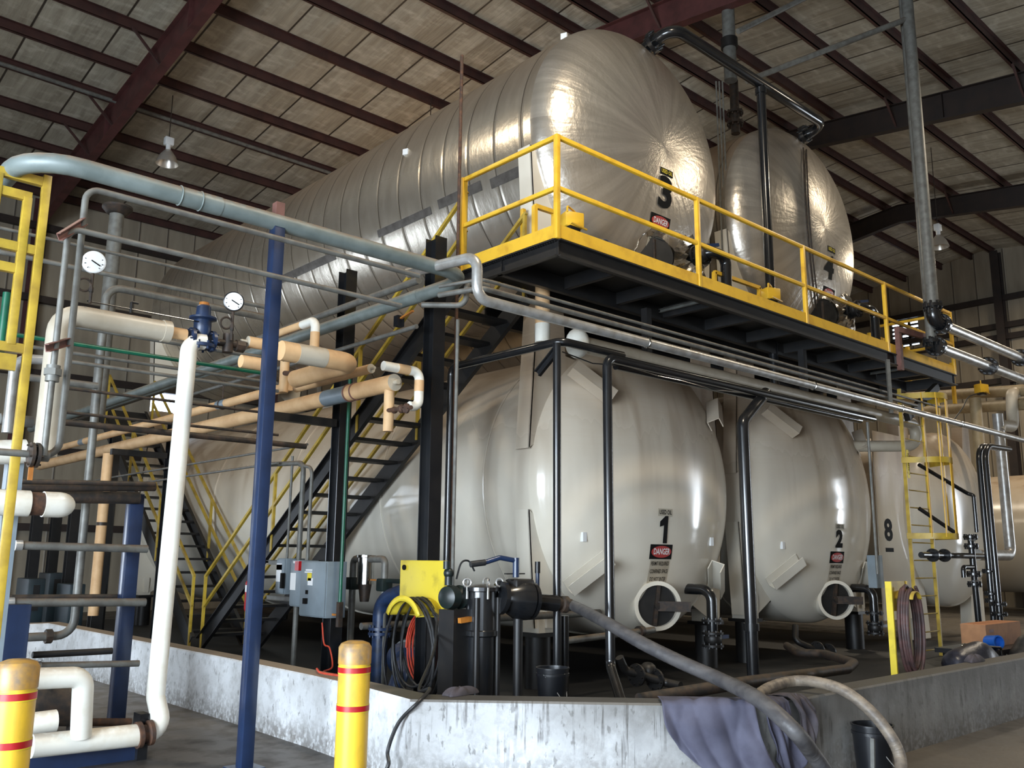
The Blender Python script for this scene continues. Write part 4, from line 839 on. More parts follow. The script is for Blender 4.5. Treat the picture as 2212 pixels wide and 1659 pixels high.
mb = MB(); mb.flange((pz2.x, pz2.y, zl_), (0, 0, 1), .16, .06, 8, .022); mb.tube([(pz2.x, pz2.y, zl_), (pz2.x, pz2.y, e2.z), e2], .12, .18, 20); mb.flange(e2, (1, 0, 0), .18, .07, 10, .022); mb.build('lower_elbow', M['black'], vp_)
b0_ = at(1946, 800, 'Y', 6.70); bt = along(b0_, 'Z', 1944, 708)
tag(MB().mm((b0_.x - .05, 6.66, b0_.z), (b0_.x + .05, 6.74, bt.z)).beam(bt + V((-.05, -.02, -.04)), along(bt, 'X', 2046, 684) + V((0, -.12, 0)), .06, .1).build('pole_bracket', M['brown']), 'red-brown bracket arm holding the vent pole to the platform', 'bracket')
for e_, b_, lb in ((e1, (2205, 772), 'shiny pipe leaving the vent pole to the right, upper of two'), (e2, (2135, 790), 'shiny pipe leaving the vent pole to the right, lower of two')):
    q = along(e_, 'X', *b_)
    pipe(lb, [e_, q + V((3.0, 0, 0))], .095, 'silver', seg=22, name='steel_pipe', extra=[('flange', lambda mb: mb.flange(q, (1, 0, 0), .18, .09, 10, .022), 'black')])
# conduit hanger post in front of the platform
p = at(1920, 820, 'Y', 6.55); pipe('grey strut post hanging from the platform end', [along(p, 'Z', 1914, 777), along(p, 'Z', 1921, 893)], .04, 'grey', 0, name='strut_post', seg=4)
p = at(1874, 920, 'Y', 6.9); pipe('thin grey conduit dropping beside tank 2', [along(p, 'Z', 1871, 912), along(p, 'Z', 1890, 1240)], .022, 'grey', name='conduit')
p = at(998, 120, 'X', 6.72); pipe('thin rusty vent pipe standing against tank 3', [p, V((p.x, p.y, .03))], .022, 'rust', name='vent_pipe', seg=10)
p = at(990, 640, 'Y', 7.6); pipe('slim grey conduit along the black corner pipe', [along(p, 'Z', 968, 690), V((along(p, 'Z', 968, 690).x, p.y, .03))], .02, 'grey', name='conduit', seg=10)
pts_ = []
for k in range(12):
    px_, py_ = 1735 + 30*k/11 - 6*math.sin(k/11*PI), 322 + 365*k/11
    h_ = head_hit(px_, py_, f2_, Z3); pts_.append(h_ + V((0, -.03, 0)))
for d_, w_ in ((-.05, 'left'), (.06, 'right')):
    tag(MB().tube([p_ + V((d_, 0, 0)) for p_ in pts_], .014, 0, 8).build('seam_tube', M['darksteel']), 'dark imprinted seam line, drawn as a tube down the face of the upper right foil tank, %s one' % w_, 'seam_tube')  # added tubes draw the seam lines imprinted in the foil
# ================================================================ things at ground level
def smooth(pts, n=8):
    P = [V(p) for p in pts]; P = [P[0]*2 - P[1]] + P + [P[-1]*2 - P[-2]]; out = []
    for i in range(1, len(P) - 2):
        a, b, c, d = P[i-1], P[i], P[i+1], P[i+2]
        for k in range(n):
            t = k / n; out.append(.5 * ((2*b) + (c - a)*t + (2*a - 5*b + 4*c - d)*t*t + (3*b - a - 3*c + d)*t**3))
    out.append(P[-2]); return out
# --- bollards
def bollard(px, py, label):
    p = at(px, py, 'Z', 1.1); t = thing('bollard', label, 'bollard', (p.x, p.y, 0), 'yellow bollards')
    r = .105
    MB().lathe([(r, 0), (r, .97)], (p.x, p.y, 0), seg=32).build('sleeve', M['bolly'], t)
    MB().lathe([(r + .004, .955), (r + .004, 1.06), (r - .012, 1.085), (r - .05, 1.10), (0, 1.103)], (p.x, p.y, 0), seg=32).build('dome_cap', M['bollcap'], t)
    for z in (.90, .66):
        MB().lathe([(r + .003, z), (r + .003, z + .035)], (p.x, p.y, 0), seg=32, cap=False).build('reflective_band', M['red'], t)
        for q in (z - .006, z + .035): MB().lathe([(r + .0025, q), (r + .0025, q + .006)], (p.x, p.y, 0), seg=32, cap=False).build('band_edge', M['yellowink'], t)
M['bolly'] = pm('scuffed_bollard_yellow', (226, 184, 54), (170, 134, 60), .35, scale=6, lo=.44, hi=.72, stretch=(1, 1, .4))
M['bollcap'] = pm('worn_bollard_cap', (176, 134, 62), (124, 104, 80), .4, scale=9, lo=.4, hi=.6)
bollard(768, 1384, 'yellow bollard with red bands standing before the curb, beside the hose'); bollard(40, 1424, 'yellow bollard with red bands at the left edge by the white pipes')
# --- yellow hose board with its coil
yb0, yb1 = at(865, 1270, 'X', 6.15), at(960, 1270, 'X', 6.15); zt, zb = at(865, 1210, 'X', 6.15).z, at(865, 1327, 'X', 6.15).z
hb = thing('hose_board', 'yellow steel hose board with a curved saddle on the platform column', 'hose holder', (6.17, (yb0.y + yb1.y)/2, zb))
MB().mm((6.14, yb1.y, zb), (6.19, yb0.y, zt), .004).build('board', M['yellowpanel'], hb)
cy, cz = at(903, 1345, 'X', 6.0).y, at(905, 1345, 'X', 6.0).z
mb = MB(); mb.grid(lambda a, b_: (6.14 - .34*b_, cy + .30*math.cos(.45 + (PI - .9)*a), cz - .05 + .30*math.sin(.45 + (PI - .9)*a)), 16, 2); mb.grid(lambda a, b_: (5.795 + .004*b_, cy + (.28 + .06*b_)*math.cos(.45 + (PI - .9)*a), cz - .05 + (.28 + .06*b_)*math.sin(.45 + (PI - .9)*a)), 16, 1); sd = mb.build('saddle', M['yellowpanel'], hb)
md = sd.modifiers.new('thick', 'SOLIDIFY'); md.thickness = .012
MB().cyl((6.135, yb0.y - .09, zt - .08), (6.12, yb0.y - .09, zt - .08), .03).build('knob', M['blackink'], hb)
MB().mm((6.16, yb1.y + .22, .025), (6.22, yb1.y + .30, zb)).build('leg', M['blacksteel'], hb)
rnd = random.Random(5); pts = []
for i in range(6 * 28):
    a = 2*PI*i/28; k = i/28; cx_ = 5.86 + .035*k + .01*math.sin(k*9); w = .40 + .08*math.sin(k*2.2); hgt = .52 + .07*math.sin(k*1.7 + 1)
    top = cz + .26
    pts.append((cx_, cy - .01 + w*math.cos(a + PI/2) * (1 if math.sin(a + PI/2) < .2 else .98), top - hgt + hgt*math.sin(a + PI/2)))
tail = [at(945, 1330, 'X', 5.95), at(938, 1405, 'X', 5.6), at(905, 1488, 'X', 4.9), V((4.50, 5.86, .64)), V((4.22, 5.62, .60)), at(862, 1560, 'X', 4.14), at(838, 1620, 'X', 4.10), at(838, 1655, 'X', 4.06), V((4.02, 5.9, .02)), V((3.9, 6.4, .02))]
tag(MB().tube(pts + smooth(tail, 6), .0145, 0, 10).build('hose', M['rubber']), 'black rubber hose coiled on the yellow board with its end over the curb', 'hose')
# orange cable coil behind the hose board
pts = []
for i in range(5 * 24):
    a = 2*PI*i/24; k = i/24; pts.append((6.42 + .02*k, at(930, 1400, 'X', 6.5).y + (.36 + .03*math.sin(k*3))*math.cos(a), .62 + (.42 + .02*math.cos(k*5))*math.sin(a)))
tag(MB().tube(pts, .011, 0, 8).build('cable_coil', M['orange']), 'orange extension cable coiled around the platform column', 'cable')
p = at(955, 1368, 'X', 6.3); tag(MB().tube(smooth([at(948, 1368, 'X', 6.3), at(962, 1376, 'X', 6.25), at(969, 1395, 'X', 6.2), at(970, 1440, 'X', 6.1), at(970, 1490, 'X', 6.0)]), .016, 0, 10).build('flexible_conduit', M['chrome']), 'shiny flexible conduit arching down beside the orange cable', 'conduit')
# --- electrical cabinets on strut
def cabinet(name, label, px0, px1, py0, py1, x, d, extras):
    a, b_ = at(px0, py0, 'X', x), at(px1, py1, 'X', x); zt, zb = at(px0, py0, 'X', x).z, at(px0, py1, 'X', x).z
    t = thing(name, label, 'electrical box', (x + d/2, (a.y + b_.y)/2, zb)); y0, y1 = min(a.y, b_.y), max(a.y, b_.y)
    MB().mm((x + .02, y0, zb), (x + d, y1, zt), .006).build('enclosure', M['panelgrey'], t); MB().mm((x, y0 + .015, zb + .015), (x + .022, y1 - .015, zt - .015), .006).build('door', M['panelgrey'], t)
    f = lambda u, v: (y1 + (y0 - y1)*u, zt + (zb - zt)*v)
    for nm, u, v, w, h, mt in extras:
        yy, zz = f(u, v); MB().mm((x - .006 if 'knob' not in nm and 'handle' not in nm else x - .04, yy - w/2, zz - h/2), (x + .002, yy + w/2, zz + h/2)).build(nm, M[mt], t)
    return t
cabinet('starter_cabinet', 'tall grey motor starter cabinet with a red switch, nearest of the electrical boxes', 650, 700, 1212, 1331, 6.02, .30, [('warning_label', .38, .28, .10, .10, 'yellowink'), ('label', .42, .37, .12, .09, 'whitepaint'), ('nameplate', .35, .16, .16, .018, 'whitepaint'), ('nameplate', .33, .20, .18, .018, 'whitepaint'), ('button', .3, .56, .06, .05, 'blackink'), ('selector_knob', .3, .72, .06, .07, 'blackink')])
cabinet('disconnect_box', 'grey disconnect box with white label between the two other electrical boxes', 628, 649, 1210, 1310, 6.06, .24, [('label', .3, .46, .14, .22, 'whitepaint'), ('red_handle', .75, .12, .10, .12, 'red'), ('nameplate', .5, .04, .16, .03, 'whitepaint')])
cabinet('disconnect_box', 'small grey safety switch box, farthest left of the electrical boxes', 597, 612, 1206, 1283, 6.06, .30, [('label', .4, .4, .14, .24, 'whitepaint'), ('lever_handle', .95, .62, .05, .20, 'blackink'), ('nameplate', .4, .25, .14, .07, 'blackink')])
for (a, b_, lb) in (((580, 1215), (650, 1221), 'slotted strut rail carrying the electrical boxes, upper'), ((576, 1290), (650, 1299), 'slotted strut rail carrying the electrical boxes, lower')):
    p = at(*a, 'X', 6.32); q = along(p, 'Y', *b_); tag(MB().channel(p, q, .04, .06, .004).build('strut_rail', M['grey']), lb, 'strut rail')
for (px, py0, px1, py1, r, lb) in ((655, 1000, 645, 1212, .035, 'thick grey conduit rising from the starter cabinet'), (624, 985, 620, 1205, .018, 'thin grey conduit rising from the small switch box'), (678, 1010, 664, 1212, .024, 'bent grey conduit rising from the middle switch box'), (640, 1310, 632, 1437, .035, 'grey conduit leg dropping below the electrical boxes')):
    p = at(px1 if py1 < 1300 else px, py1 if py1 < 1300 else py0, 'X', 6.22)
    zt_ = along(p, 'Z', px, py0).z; zb_ = p.z if py1 < 1300 else .03
    pts = [V((p.x, p.y, zb_ - .02 if py1 < 1300 else zb_)), V((p.x, p.y, zt_))]
    if 'bent' in lb: pts += [V((p.x, p.y + .35, zt_ + .06))]
    if 'thick' in lb: pts += [V((p.x, p.y + 1.0, zt_ + .05))]
    pipe(lb, pts, r, 'grey', .12, name='conduit')
tag(MB().tube(smooth([at(696, 1345, 'X', 6.05), at(700, 1390, 'X', 6.05), at(712, 1400, 'X', 6.0), at(718, 1440, 'X', 5.9), at(700, 1452, 'X', 5.2), V((4.46, 6.9, .63)), V((4.40, 7.3, .63)), V((4.52, 7.6, .63))]), .010, 0, 8).build('cable', M['orange']), 'thin orange cable hanging from the cabinet to the curb top', 'cable')
p = at(753, 880, 'X', 6.15); pipe('slim green pipe dropping beside the second column', [along(p, 'Z', 758, 820), V((p.x, p.y, 1.1))], .022, 'green', name='drop_pipe', extra=[('ball_valve', lambda mb: mb.mm((p.x - .03, p.y - .03, .80), (p.x + .03, p.y + .03, 1.1)), 'darksteel'), ('lever', lambda mb: mb.mm((p.x - .02, p.y - .0, .93), (p.x + .0, p.y + .26, .955)), 'orangeh')])
# --- fire extinguisher behind the blue column
p = at(541, 1320, 'Y', 11.2); fe = thing('fire_extinguisher', 'red fire extinguisher standing behind the foreground blue column', 'fire extinguisher', p)
h = along(p, 'Z', 541, 1245).z - p.z
MB().lathe([(.075, 0), (.085, .03), (.085, h*.82), (.05, h*.93), (.03, h)], p, seg=24).build('cylinder', M['red'], fe); MB().lathe([(.0865, h*.55), (.0865, h*.75)], p, seg=24, cap=False).build('label', M['whitepaint'], fe); MB().mm(p + V((-.05, -.02, h)), p + V((.07, .02, h + .06))).build('handle', M['blackplastic'], fe)
MB().cyl((p.x, p.y, .03), p, .03).build('stand', M['blacksteel'], fe)
# --- strainer manifold behind the second column
sc_ = at(790, 1220, 'X', 6.75); st = thing('strainer', 'shiny steel strainer pot in dark pipework left of the yellow board', 'strainer', V((sc_.x, sc_.y, .9)))
zz = lambda py: at(790, py, 'X', 6.75).z
MB().lathe([(.11, zz(1262)), (.11, zz(1205)), (.13, zz(1204)), (.13, zz(1199)), (.0, zz(1197))], (sc_.x, sc_.y, 0), seg=24).build('pot', M['chrome'], st)
pl = at(763, 1225, 'X', 6.75); pr = at(832, 1208, 'X', 6.75)
mb = MB(); mb.tube([(pl.x, pl.y, .04), (pl.x, pl.y, zz(1207)), (sc_.x, sc_.y, zz(1208))], .045, .07, 12); mb.build('inlet_pipe', M['grey'], st)
mb = MB(); mb.tube([(pr.x, pr.y, .04), (pr.x, pr.y, zz(1207)), (sc_.x, sc_.y, zz(1208))], .045, .07, 12); mb.build('outlet_pipe', M['grey'], st)
for q in (pl, pr): MB().mm((q.x - .08, q.y - .08, zz(1275)), (q.x + .08, q.y + .08, zz(1248)), .02).build('valve_body', M['dkgreen'], st)
MB().beam((pr.x, pr.y, zz(1252)), (pr.x, pr.y + .3, zz(1252)), .03, .02).build('lever', M['orangeh'], st); MB().cyl((sc_.x, sc_.y, zz(1300)), (sc_.x, sc_.y, zz(1262)), .06, .09, 16).build('drain', M['darksteel'], st)
MB().tube([at(820, 1254, 'X', 6.75) + V((0, -.1, 0)), at(868, 1256, 'X', 6.75)], .03, seg=10).build('side_pipe', M['dkgreen'], st)
# --- blue transfer pump and its pipework inside the curb
pb_ = thing('transfer_pump', 'navy blue transfer pump piping behind the curb, beside the left bollard', 'pump', V((6.75, 9.6, .03)))
c = at(822, 1330, 'X', 6.75); mb = MB(); mb.tube([V((c.x, c.y, .03)), V((c.x, c.y, c.z + .2)), V((c.x + .1, c.y - .5, c.z + .34))], .10, .25, 20); mb.build('riser', M['bluepump'], pb_)
for z in (c.z - .16, c.z - .22): MB().flange((c.x, c.y, z), (0, 0, 1), .15, .035, 8).build('flange', M['bluepump'], pb_)
d = at(880, 1415, 'X', 6.8); mb = MB(); mb.lathe([(.05, -.16), (.16, -.14), (.2, 0), (.16, .14), (.05, .16)], d + V((0, .1, -.05)), (.3, 1, .1), 24); mb.build('volute', M['bluepump'], pb_)
mb = MB(); mb.tube([d + V((0, .1, -.05)), at(866, 1455, 'X', 6.55), at(850, 1500, 'X', 6.45)], .10, .1, 18); mb.build('suction_elbow', M['bluepump'], pb_)
MB().cyl(d + V((.1, .2, .02)), d + V((.45, .55, .02)), .14, seg=24).build('motor', M['dkgreen'], pb_)
p = at(780, 1353, 'X', 6.6); pipe('dirty grey pipe running low behind the blue pump', [p, along(p, 'X', 900, 1345), along(p, 'X', 900, 1345) + V((0, 0, -.5))], .045, 'grey', .1, name='low_pipe')
p = at(965, 1340, 'Y', 8.25); pipe('dirty grey pipe running low under tank 1', [p, along(p, 'X', 1300, 1376)], .045, 'grey', name='low_pipe')
p = at(1215, 1385, 'Y', 7.5); pipe('dirty grey pipe with couplings running low below tank 1', [p, p + V((1.9, .2, .03))], .04, 'grey', name='low_pipe', extra=[('coupling', lambda mb: [mb.cyl(p + V((1.55, .16, .025)), p + V((1.63, .17, .026)), .07)], 'darksteel')])
# --- basket filter vessel with swing bolts, hand pump and big suction valve
fc = at(1040, 1280, 'Y', 7.15); fz = lambda py: at(1040, py, 'Y', 7.15).z
fv = thing('filter_vessel', 'black upright filter vessel with ring bolts on its lid', 'filter vessel', V((fc.x, fc.y, .03)))
MB().lathe([(.14, .03), (.14, fz(1375)), (.17, fz(1372)), (.17, fz(1362)), (.155, fz(1360)), (.155, fz(1278)), (.19, fz(1276)), (.19, fz(1268)), (.1, fz(1262)), (0, fz(1261))], (fc.x, fc.y, 0), seg=32).build('vessel', M['black'], fv)
for k in range(5):
    a = 2*PI*k/5 + .6; q = V((fc.x + .185*math.cos(a), fc.y + .185*math.sin(a), fz(1258)))
    mb = MB(); mb.torus(q, (math.cos(a + 1), math.sin(a + 1), 0), .04, .010, 18, 8); mb.cyl(q - V((0, 0, .16)), q - V((0, 0, .04)), .012, seg=8); mb.build('eye_bolt', M['silver'], fv)
for sx in (-.16, .12): MB().cyl((fc.x + sx, fc.y - .12, .03), (fc.x + sx, fc.y - .12, fz(1290)), .028, seg=12).build('leg', M['blacksteel'], fv)
MB().mm((fc.x - .3, fc.y - .2, .028), (fc.x + .3, fc.y + .2, .05)).build('base_plate', M['blacksteel'], fv)
pm_ = at(985, 1290, 'Y', 7.3); pp = thing('diaphragm_pump', 'dark green diaphragm pump between yellow board and filter vessel', 'pump', V((pm_.x, pm_.y, .6)))
mb = MB(); mb.lathe([(.05, -.18), (.11, -.15), (.12, -.05), (.08, 0), (.12, .05), (.11, .15), (.05, .18)], pm_, (1, .2, 0), 24); mb.build('body', M['dkgreen'], pp)
mb = MB(); mb.cyl(pm_ + V((-.1, 0, .12)), pm_ + V((-.1, 0, .22)), .04); mb.sph(pm_ + V((-.1, 0, .24)), .055, 12); mb.cyl(pm_ + V((-.13, 0, .28)), pm_ + V((-.13, 0, .36)), .035); mb.build('air_valve', M['dkgreen'], pp)
MB().mm((pm_.x - .12, pm_.y - .12, .03), (pm_.x + .12, pm_.y + .12, pm_.z - .12)).build('stand', M['blacksteel'], pp); MB().beam(pm_ + V((-.08, -.16, -.22)), pm_ + V((.16, -.16, -.20)), .05, .05).build('tray', M['orangeh'], pp)
tag(MB().tube(smooth([pm_ + V((0, 0, .18)), pm_ + V((.06, 0, .34)), pm_ + V((.16, 0, .36)), pm_ + V((.24, 0, .26))]), .010, 0, 8).build('air_hose', M['rubber']), 'thin black air hose arching over the dark green pump', 'hose')
v0 = at(1075, 1290, 'Y', 7.05); v1 = at(1215, 1305, 'Y', 6.9)
sv = thing('suction_valve', 'big black suction valve joining filter vessel and grey hose', 'valve', (v0 + v1)/2 + V((0, 0, -.2)))
d = (v1 - v0).normalized(); L = (v1 - v0).length
MB().lathe([(.10, 0), (.17, .01), (.17, .06), (.13, .08), (.2, L*.28), (.2, L*.44), (.17, L*.46), (.19, L*.47), (.19, L*.52), (.085, L*.56), (.085, L*.9)], v0, d, 28).build('valve_body', M['black'], sv)
MB().box(v0 + d*L*.33 + V((0, 0, .14)), (.26, .2, .14), None, .03).build('bonnet', M['blacksteel'], sv)
hp = v0 + d*L*.27 + V((0, 0, .22)); mb = MB(); mb.cyl(hp, hp + V((0, 0, .20)), .035); mb.tube([hp + V((0, 0, .17)), hp + V((-.18, .05, .20)), hp + V((-.34, .1, .15))], .026, .05, 12); mb.build('lever_arm', M['blue'], sv); mb = MB(); mb.cyl(hp + V((-.34, .1, .15)), hp + V((-.5, .14, .13)), .032); mb.build('lever_grip', M['rubber'], sv)
for k in (-1, 1): MB().mm(hp + V((-.12, -.02 + .03*k, .03*k)), hp + V((.14, .02 + .03*k, .012 + .03*k))).build('lock_plate', M['blacksteel'], sv)
MB().cyl((v0 + d*.25) - V((0, 0, (v0.z) - .03)), v0 + d*.25 - V((0, 0, .14)), .05, seg=14).build('support_leg', M['blacksteel'], sv)
h0 = at(1161, 1292, 'Y', 7.2); h1 = along(h0, 'Z', 1160, 1213); hl = thing('pump_handle', 'upright blue handle with a black grip before tank 1', 'handle', h0)
hm = h0 + (h1 - h0)*.68; MB().cyl(h0 + V((0, 0, -.05)), hm, .022, seg=14).build('rod', M['blue'], hl); MB().cyl(hm, h1, .03, seg=14).build('grip', M['blackplastic'], hl)
# --- grey suction hose snaking over the curb
hz = [v1, v1 + d*.12, at(1310, 1345, 'Z', 1.08), at(1385, 1388, 'Z', .96), at(1470, 1430, 'Z', .84), at(1560, 1470, 'Z', .745), at(1640, 1512, 'Z', .70), at(1715, 1578, 'Z', .56), at(1758, 1632, 'Z', .37), at(1800, 1690, 'Z', .19), at(1850, 1740, 'Z', .07), at(1930, 1760, 'Z', .065)]
def m_hose(name, c1, c2, sc):
    m, nt, b = nodes(name); u = noise(nt, 1, 3, sc=(sc, sc*.4, sc)); c = mixc(nt, ramp(nt, u, .4, .6), lin(c1), lin(c2)); nt.links.new(c, b.inputs['Base Color']); b.inputs['Roughness'].default_value = .5
    bump(nt, b, noise(nt, 24, 3), .25, .01); return m
rib = lambda r, n: (lambda t: r * (1 + .035 * max(0, math.sin(t * n)) ** 6))
gh = tag(MB().tube(smooth(hz, 36), .055, 0, 18, rf=rib(.055, 420)).build('suction_hose', m_hose('grey_hose_cover', (78, 76, 76), (60, 59, 61), 12)), 'thick grey ribbed suction hose running from the black valve over the curb', 'hose')
mb = MB(); mb.lathe([(.06, -.10), (.075, -.09), (.075, -.06), (.06, -.05), (.06, -.02), (.085, -.01), (.09, .05), (.07, .07), (.06, .12)], v1, d, 20); mb.build('cam_coupling', M['darksteel'], gh)
th = [at(1625, 1512, 'Z', .60), at(1662, 1486, 'Z', .665), at(1712, 1472, 'Z', .69), at(1765, 1474, 'Z', .70), at(1822, 1492, 'Z', .66), at(1878, 1534, 'Z', .54), at(1922, 1588, 'Z', .38), at(1945, 1640, 'Z', .22), at(1940, 1690, 'Z', .09), at(1910, 1730, 'Z', .05)]
tnh = tag(MB().tube(smooth(th, 36), .044, 0, 18, rf=rib(.044, 330)).build('suction_hose', m_hose('tan_hose_cover', (128, 117, 103), (98, 90, 82), 16)), 'dirty tan ribbed hose bending over the right curb to the floor', 'hose')
# --- purple-blue rag cloths over the curb corner
M['cloth'] = pm('violet_rag_cloth', (76, 76, 92), (56, 55, 70), .8, scale=5, lo=.35, hi=.7); M['clothdark'] = pm('stained_dark_rag', (76, 70, 76), (56, 52, 54), .8, scale=7)
def rag(label, a, b_, topw, drop, mat, seed, flare=0.0, y_in=.25, low=.0):
    a, b_ = V(a), V(b_); d = (b_ - a); L = d.length; d.normalize(); n = V((d.y, -d.x, 0)).normalized()
    if n.dot(V((-1, -1, 0))) < 0: n = -n
    rnd = random.Random(seed); ph = [rnd.random()*6 for _ in range(5)]
    def f(u, v):
        s = v * (y_in + drop); fold = (.05*(abs(math.sin(u*5.2 + ph[0] + v*1.6)) - .5) + .026*(abs(math.sin(u*11 + ph[1] - v*2.2)) - .5) + .014*math.sin(u*5 + v*9 + ph[2]))
        if s < y_in: return a + d*(u*L) - n*(y_in - s) + V((0, 0, CH + .012 + abs(fold)*.7*(s/y_in) + .01))
        t = s - y_in; q = t / drop; dd = drop * (.72 + .28*math.sin(u*PI) + low*(u - .5)); t = q * dd
        return a + d*(u*L + flare*t + .05*math.sin(q*4 + ph[3])*q) + n*(.022 + .02*q + max(0, fold + .03)*min(1, q*2.5 + .25)) + V((0, 0, max(CH + .012 - t, .03)))
    o = MB().grid(f, 46, 44).build('rag', M[mat], smooth=2.0); m_ = o.modifiers.new('thick', 'SOLIDIFY'); m_.thickness = .004; return tag(o, label, 'rag cloth')
rag('large violet-blue rag draped over the curb corner', (5.50, 4.37, 0), (5.98, 3.90, 0), .5, .56, 'cloth', 3, .22, .22, .3)
rag('pale blue rag hanging under the grey hose at the curb corner', (6.02, 3.87, 0), (6.30, 3.835, 0), .3, .55, 'cloth', 8, .12, .18)
rag('dark stained rag hanging beside the tan hose', (6.36, 3.835, 0), (6.56, 3.83, 0), .2, .40, 'clothdark', 12, .25, .2)
def lump(label, c, s, mat, seed):
    rnd = random.Random(seed); ph = [rnd.random()*6 for _ in range(4)]
    o = MB().grid(lambda u, v: V(c) + V((s[0]*math.cos(2*PI*u)*math.sin(v*PI/2)*(1 + .25*math.sin(3*2*PI*u + ph[0])), s[1]*math.sin(2*PI*u)*math.sin(v*PI/2)*(1 + .2*math.sin(2*2*PI*u + ph[1])), max(.0, s[2]*(math.cos(v*PI/2) + .35*math.sin(5*2*PI*u + ph[2])*math.sin(v*3) * (1 - v))))), 32, 10, True).build('rag', M[mat], smooth=1.2)
    return tag(o, label, 'rag cloth')
p = at(985, 1500, 'Z', CH + .01); lump('crumpled brown rag lying on the curb beside the hose', (p.x + .05, p.y + .02, CH + .002), (.16, .07, .055), 'clothdark', 4)
p = at(2115, 1428, 'Z', CH + .01); lump('crumpled tan rag lying on the right curb', (p.x, p.y + .05, CH + .002), (.16, .08, .07), 'clothdark', 9)
# --- buckets
def bucket(label, c, r, h, handle=True):
    c = V(c); t = thing('bucket', label, 'bucket', c, 'black plastic buckets')
    MB().lathe([(r*.86, 0), (r*.98, h*.80), (r*1.03, h*.80), (r*1.03, h*.86), (r*.99, h*.87), (r*1.0, h*.97), (r*1.05, h*.97), (r*1.05, h), (r*.96, h), (r*.83, .02), (0, .02)], c, seg=36, cap=False).build('pail', M['blackplastic'], t)
    if handle:
        mb = MB(); mb.tube(smooth([c + V((r*1.0*s_, -r*.1 - .02, h*.85 - (1 - abs(s_))*.25)) + V((0, -r*.9*(1 - abs(s_)), 0)) for s_ in (-1, -.6, 0, .6, 1)]), .004, 0, 6); mb.build('bail', M['silver'], t)
bucket('black plastic bucket inside the curb below the slim standpipes', (6.35, 6.35, at(1205, 1440, 'Y', 6.35).z - .37), .155, .37)
tag(MB().mm((6.15, 6.15, .026), (6.55, 6.55, at(1205, 1440, 'Y', 6.35).z - .372)).build('concrete_block', M['grey']), 'low concrete block under the bucket inside the curb', 'block')
p = at(1845, 1655, 'Z', .0); bucket('black plastic bucket on the floor before the right curb', (7.22, 3.62, .0), .158, .38)
p = V((7.22 + .165, 3.50, .05)); tag(MB().beam(at(1885, 1595, 'Y', 3.45), at(1886, 1659, 'Y', 3.45), .03, .02).build('paint_stick', M['grey']), 'pale stick leaning against the bucket by the right curb', 'stick')
# --- hose stand on the right with a dark red hose coil
hy = 4.62
a = at(1916, 1256, 'Y', hy); b_ = at(1958, 1256, 'Y', hy); zl = at(1916, 1256, 'Y', hy).z; zl2 = at(1935, 1320, 'Y', hy).z
hs = thing('hose_stand', 'narrow yellow hose stand behind the right curb', 'hose holder', V(((a.x + b_.x)/2, hy, .03)))
MB().mm((a.x, hy - .0, zl2), (b_.x, hy + .02, zl)).build('board', M['yellowdull'], hs); MB().mm((a.x - .012, hy - .05, .03), (a.x + .012, hy + .02, zl)).build('leg', M['yellowpanel'], hs); MB().mm((b_.x - .02, hy - .01, .03), (b_.x + .02, hy + .03, zl)).build('leg', M['yellowdull'], hs)
mb = MB(); cc = V(((a.x + b_.x)/2 + .03, hy, at(1945, 1300, 'Y', hy).z)); mb.grid(lambda u, v: (cc.x + .12*math.cos(.3 + (PI - .6)*u), hy - .2*v, cc.z + .12*math.sin(.3 + (PI - .6)*u)), 14, 2); sd = mb.build('saddle', M['yellowdull'], hs); sd.modifiers.new('thick', 'SOLIDIFY').thickness = .01
pts = []
for i in range(4 * 26):
    an = 2*PI*i/26; k = i/26; pts.append((cc.x + (.17 + .012*math.sin(k*4))*math.cos(an + PI/2), hy - .05 - .03*k, cc.z + .15 - .44 + (.44 + .03*math.sin(2*k))*math.sin(an + PI/2)))
tag(MB().tube(pts, .019, 0, 10).build('hose', m_hose('dull_red_hose', (84, 58, 56), (60, 46, 46), 9)), 'dull red-brown hose coiled on the narrow yellow stand', 'hose')
# --- caged ladder
lp = EYE + ray(1970, 1200)*15.6; lx = along(lp, 'X', 2015, 1200)
ld = thing('caged_ladder', 'pale yellow caged ladder on the tank with a black number 8', 'ladder', V(((lp.x + lx.x)/2, lp.y, .03)))
la, lb_ = lp.x - .02, lx.x + .03; ly_ = lp.y; topz = along(lp, 'Z', 1950, 840).z
for x in (la, lb_): MB().mm((x - .018, ly_ - .03, .03), (x + .018, ly_ + .03, topz)).build('rail', M['yellowdull'], ld)
z = .15; 
while z < topz - .1: MB().cyl((la, ly_, z), (lb_, ly_, z), .011, seg=8).build('rung', M['yellowdull'], ld); z += .305
cm = (la + lb_)/2; cr = .40; cyc = ly_ - .30
for z in (along(lp, 'Z', 1966, 1158).z, along(lp, 'Z', 1957, 995).z, topz - .15):
    MB().grid(lambda u, v: (cm + cr*math.cos(PI + PI*u*1.0), cyc + .1 - .42*math.sin(PI*u), z - .05 + .1*v) if 0 < u < 1 else (la - .12 if u == 0 else lb_ + .12, ly_, z - .05 + .1*v), 16, 1).build('cage_hoop', M['yellowdull'], ld)
z0_, z1_ = along(lp, 'Z', 1966, 1160).z, topz - .1
for k in range(5):
    u = .12 + .76*k/4; x, y = cm + (cr - .012)*math.cos(PI + PI*u), cyc + .1 - .408*math.sin(PI*u)
    MB().mm((x - .025, y - .006, z0_), (x + .025, y + .006, z1_)).build('cage_strap', M['yellow'], ld)
cs = along(lp, 'Z', 1962, 1002); MB().mm((la + .03, ly_ - .04, cs.z - .25), (la + .10, ly_ - .032, cs.z + .25)).build('caution_strip', M['yellowink'], ld)
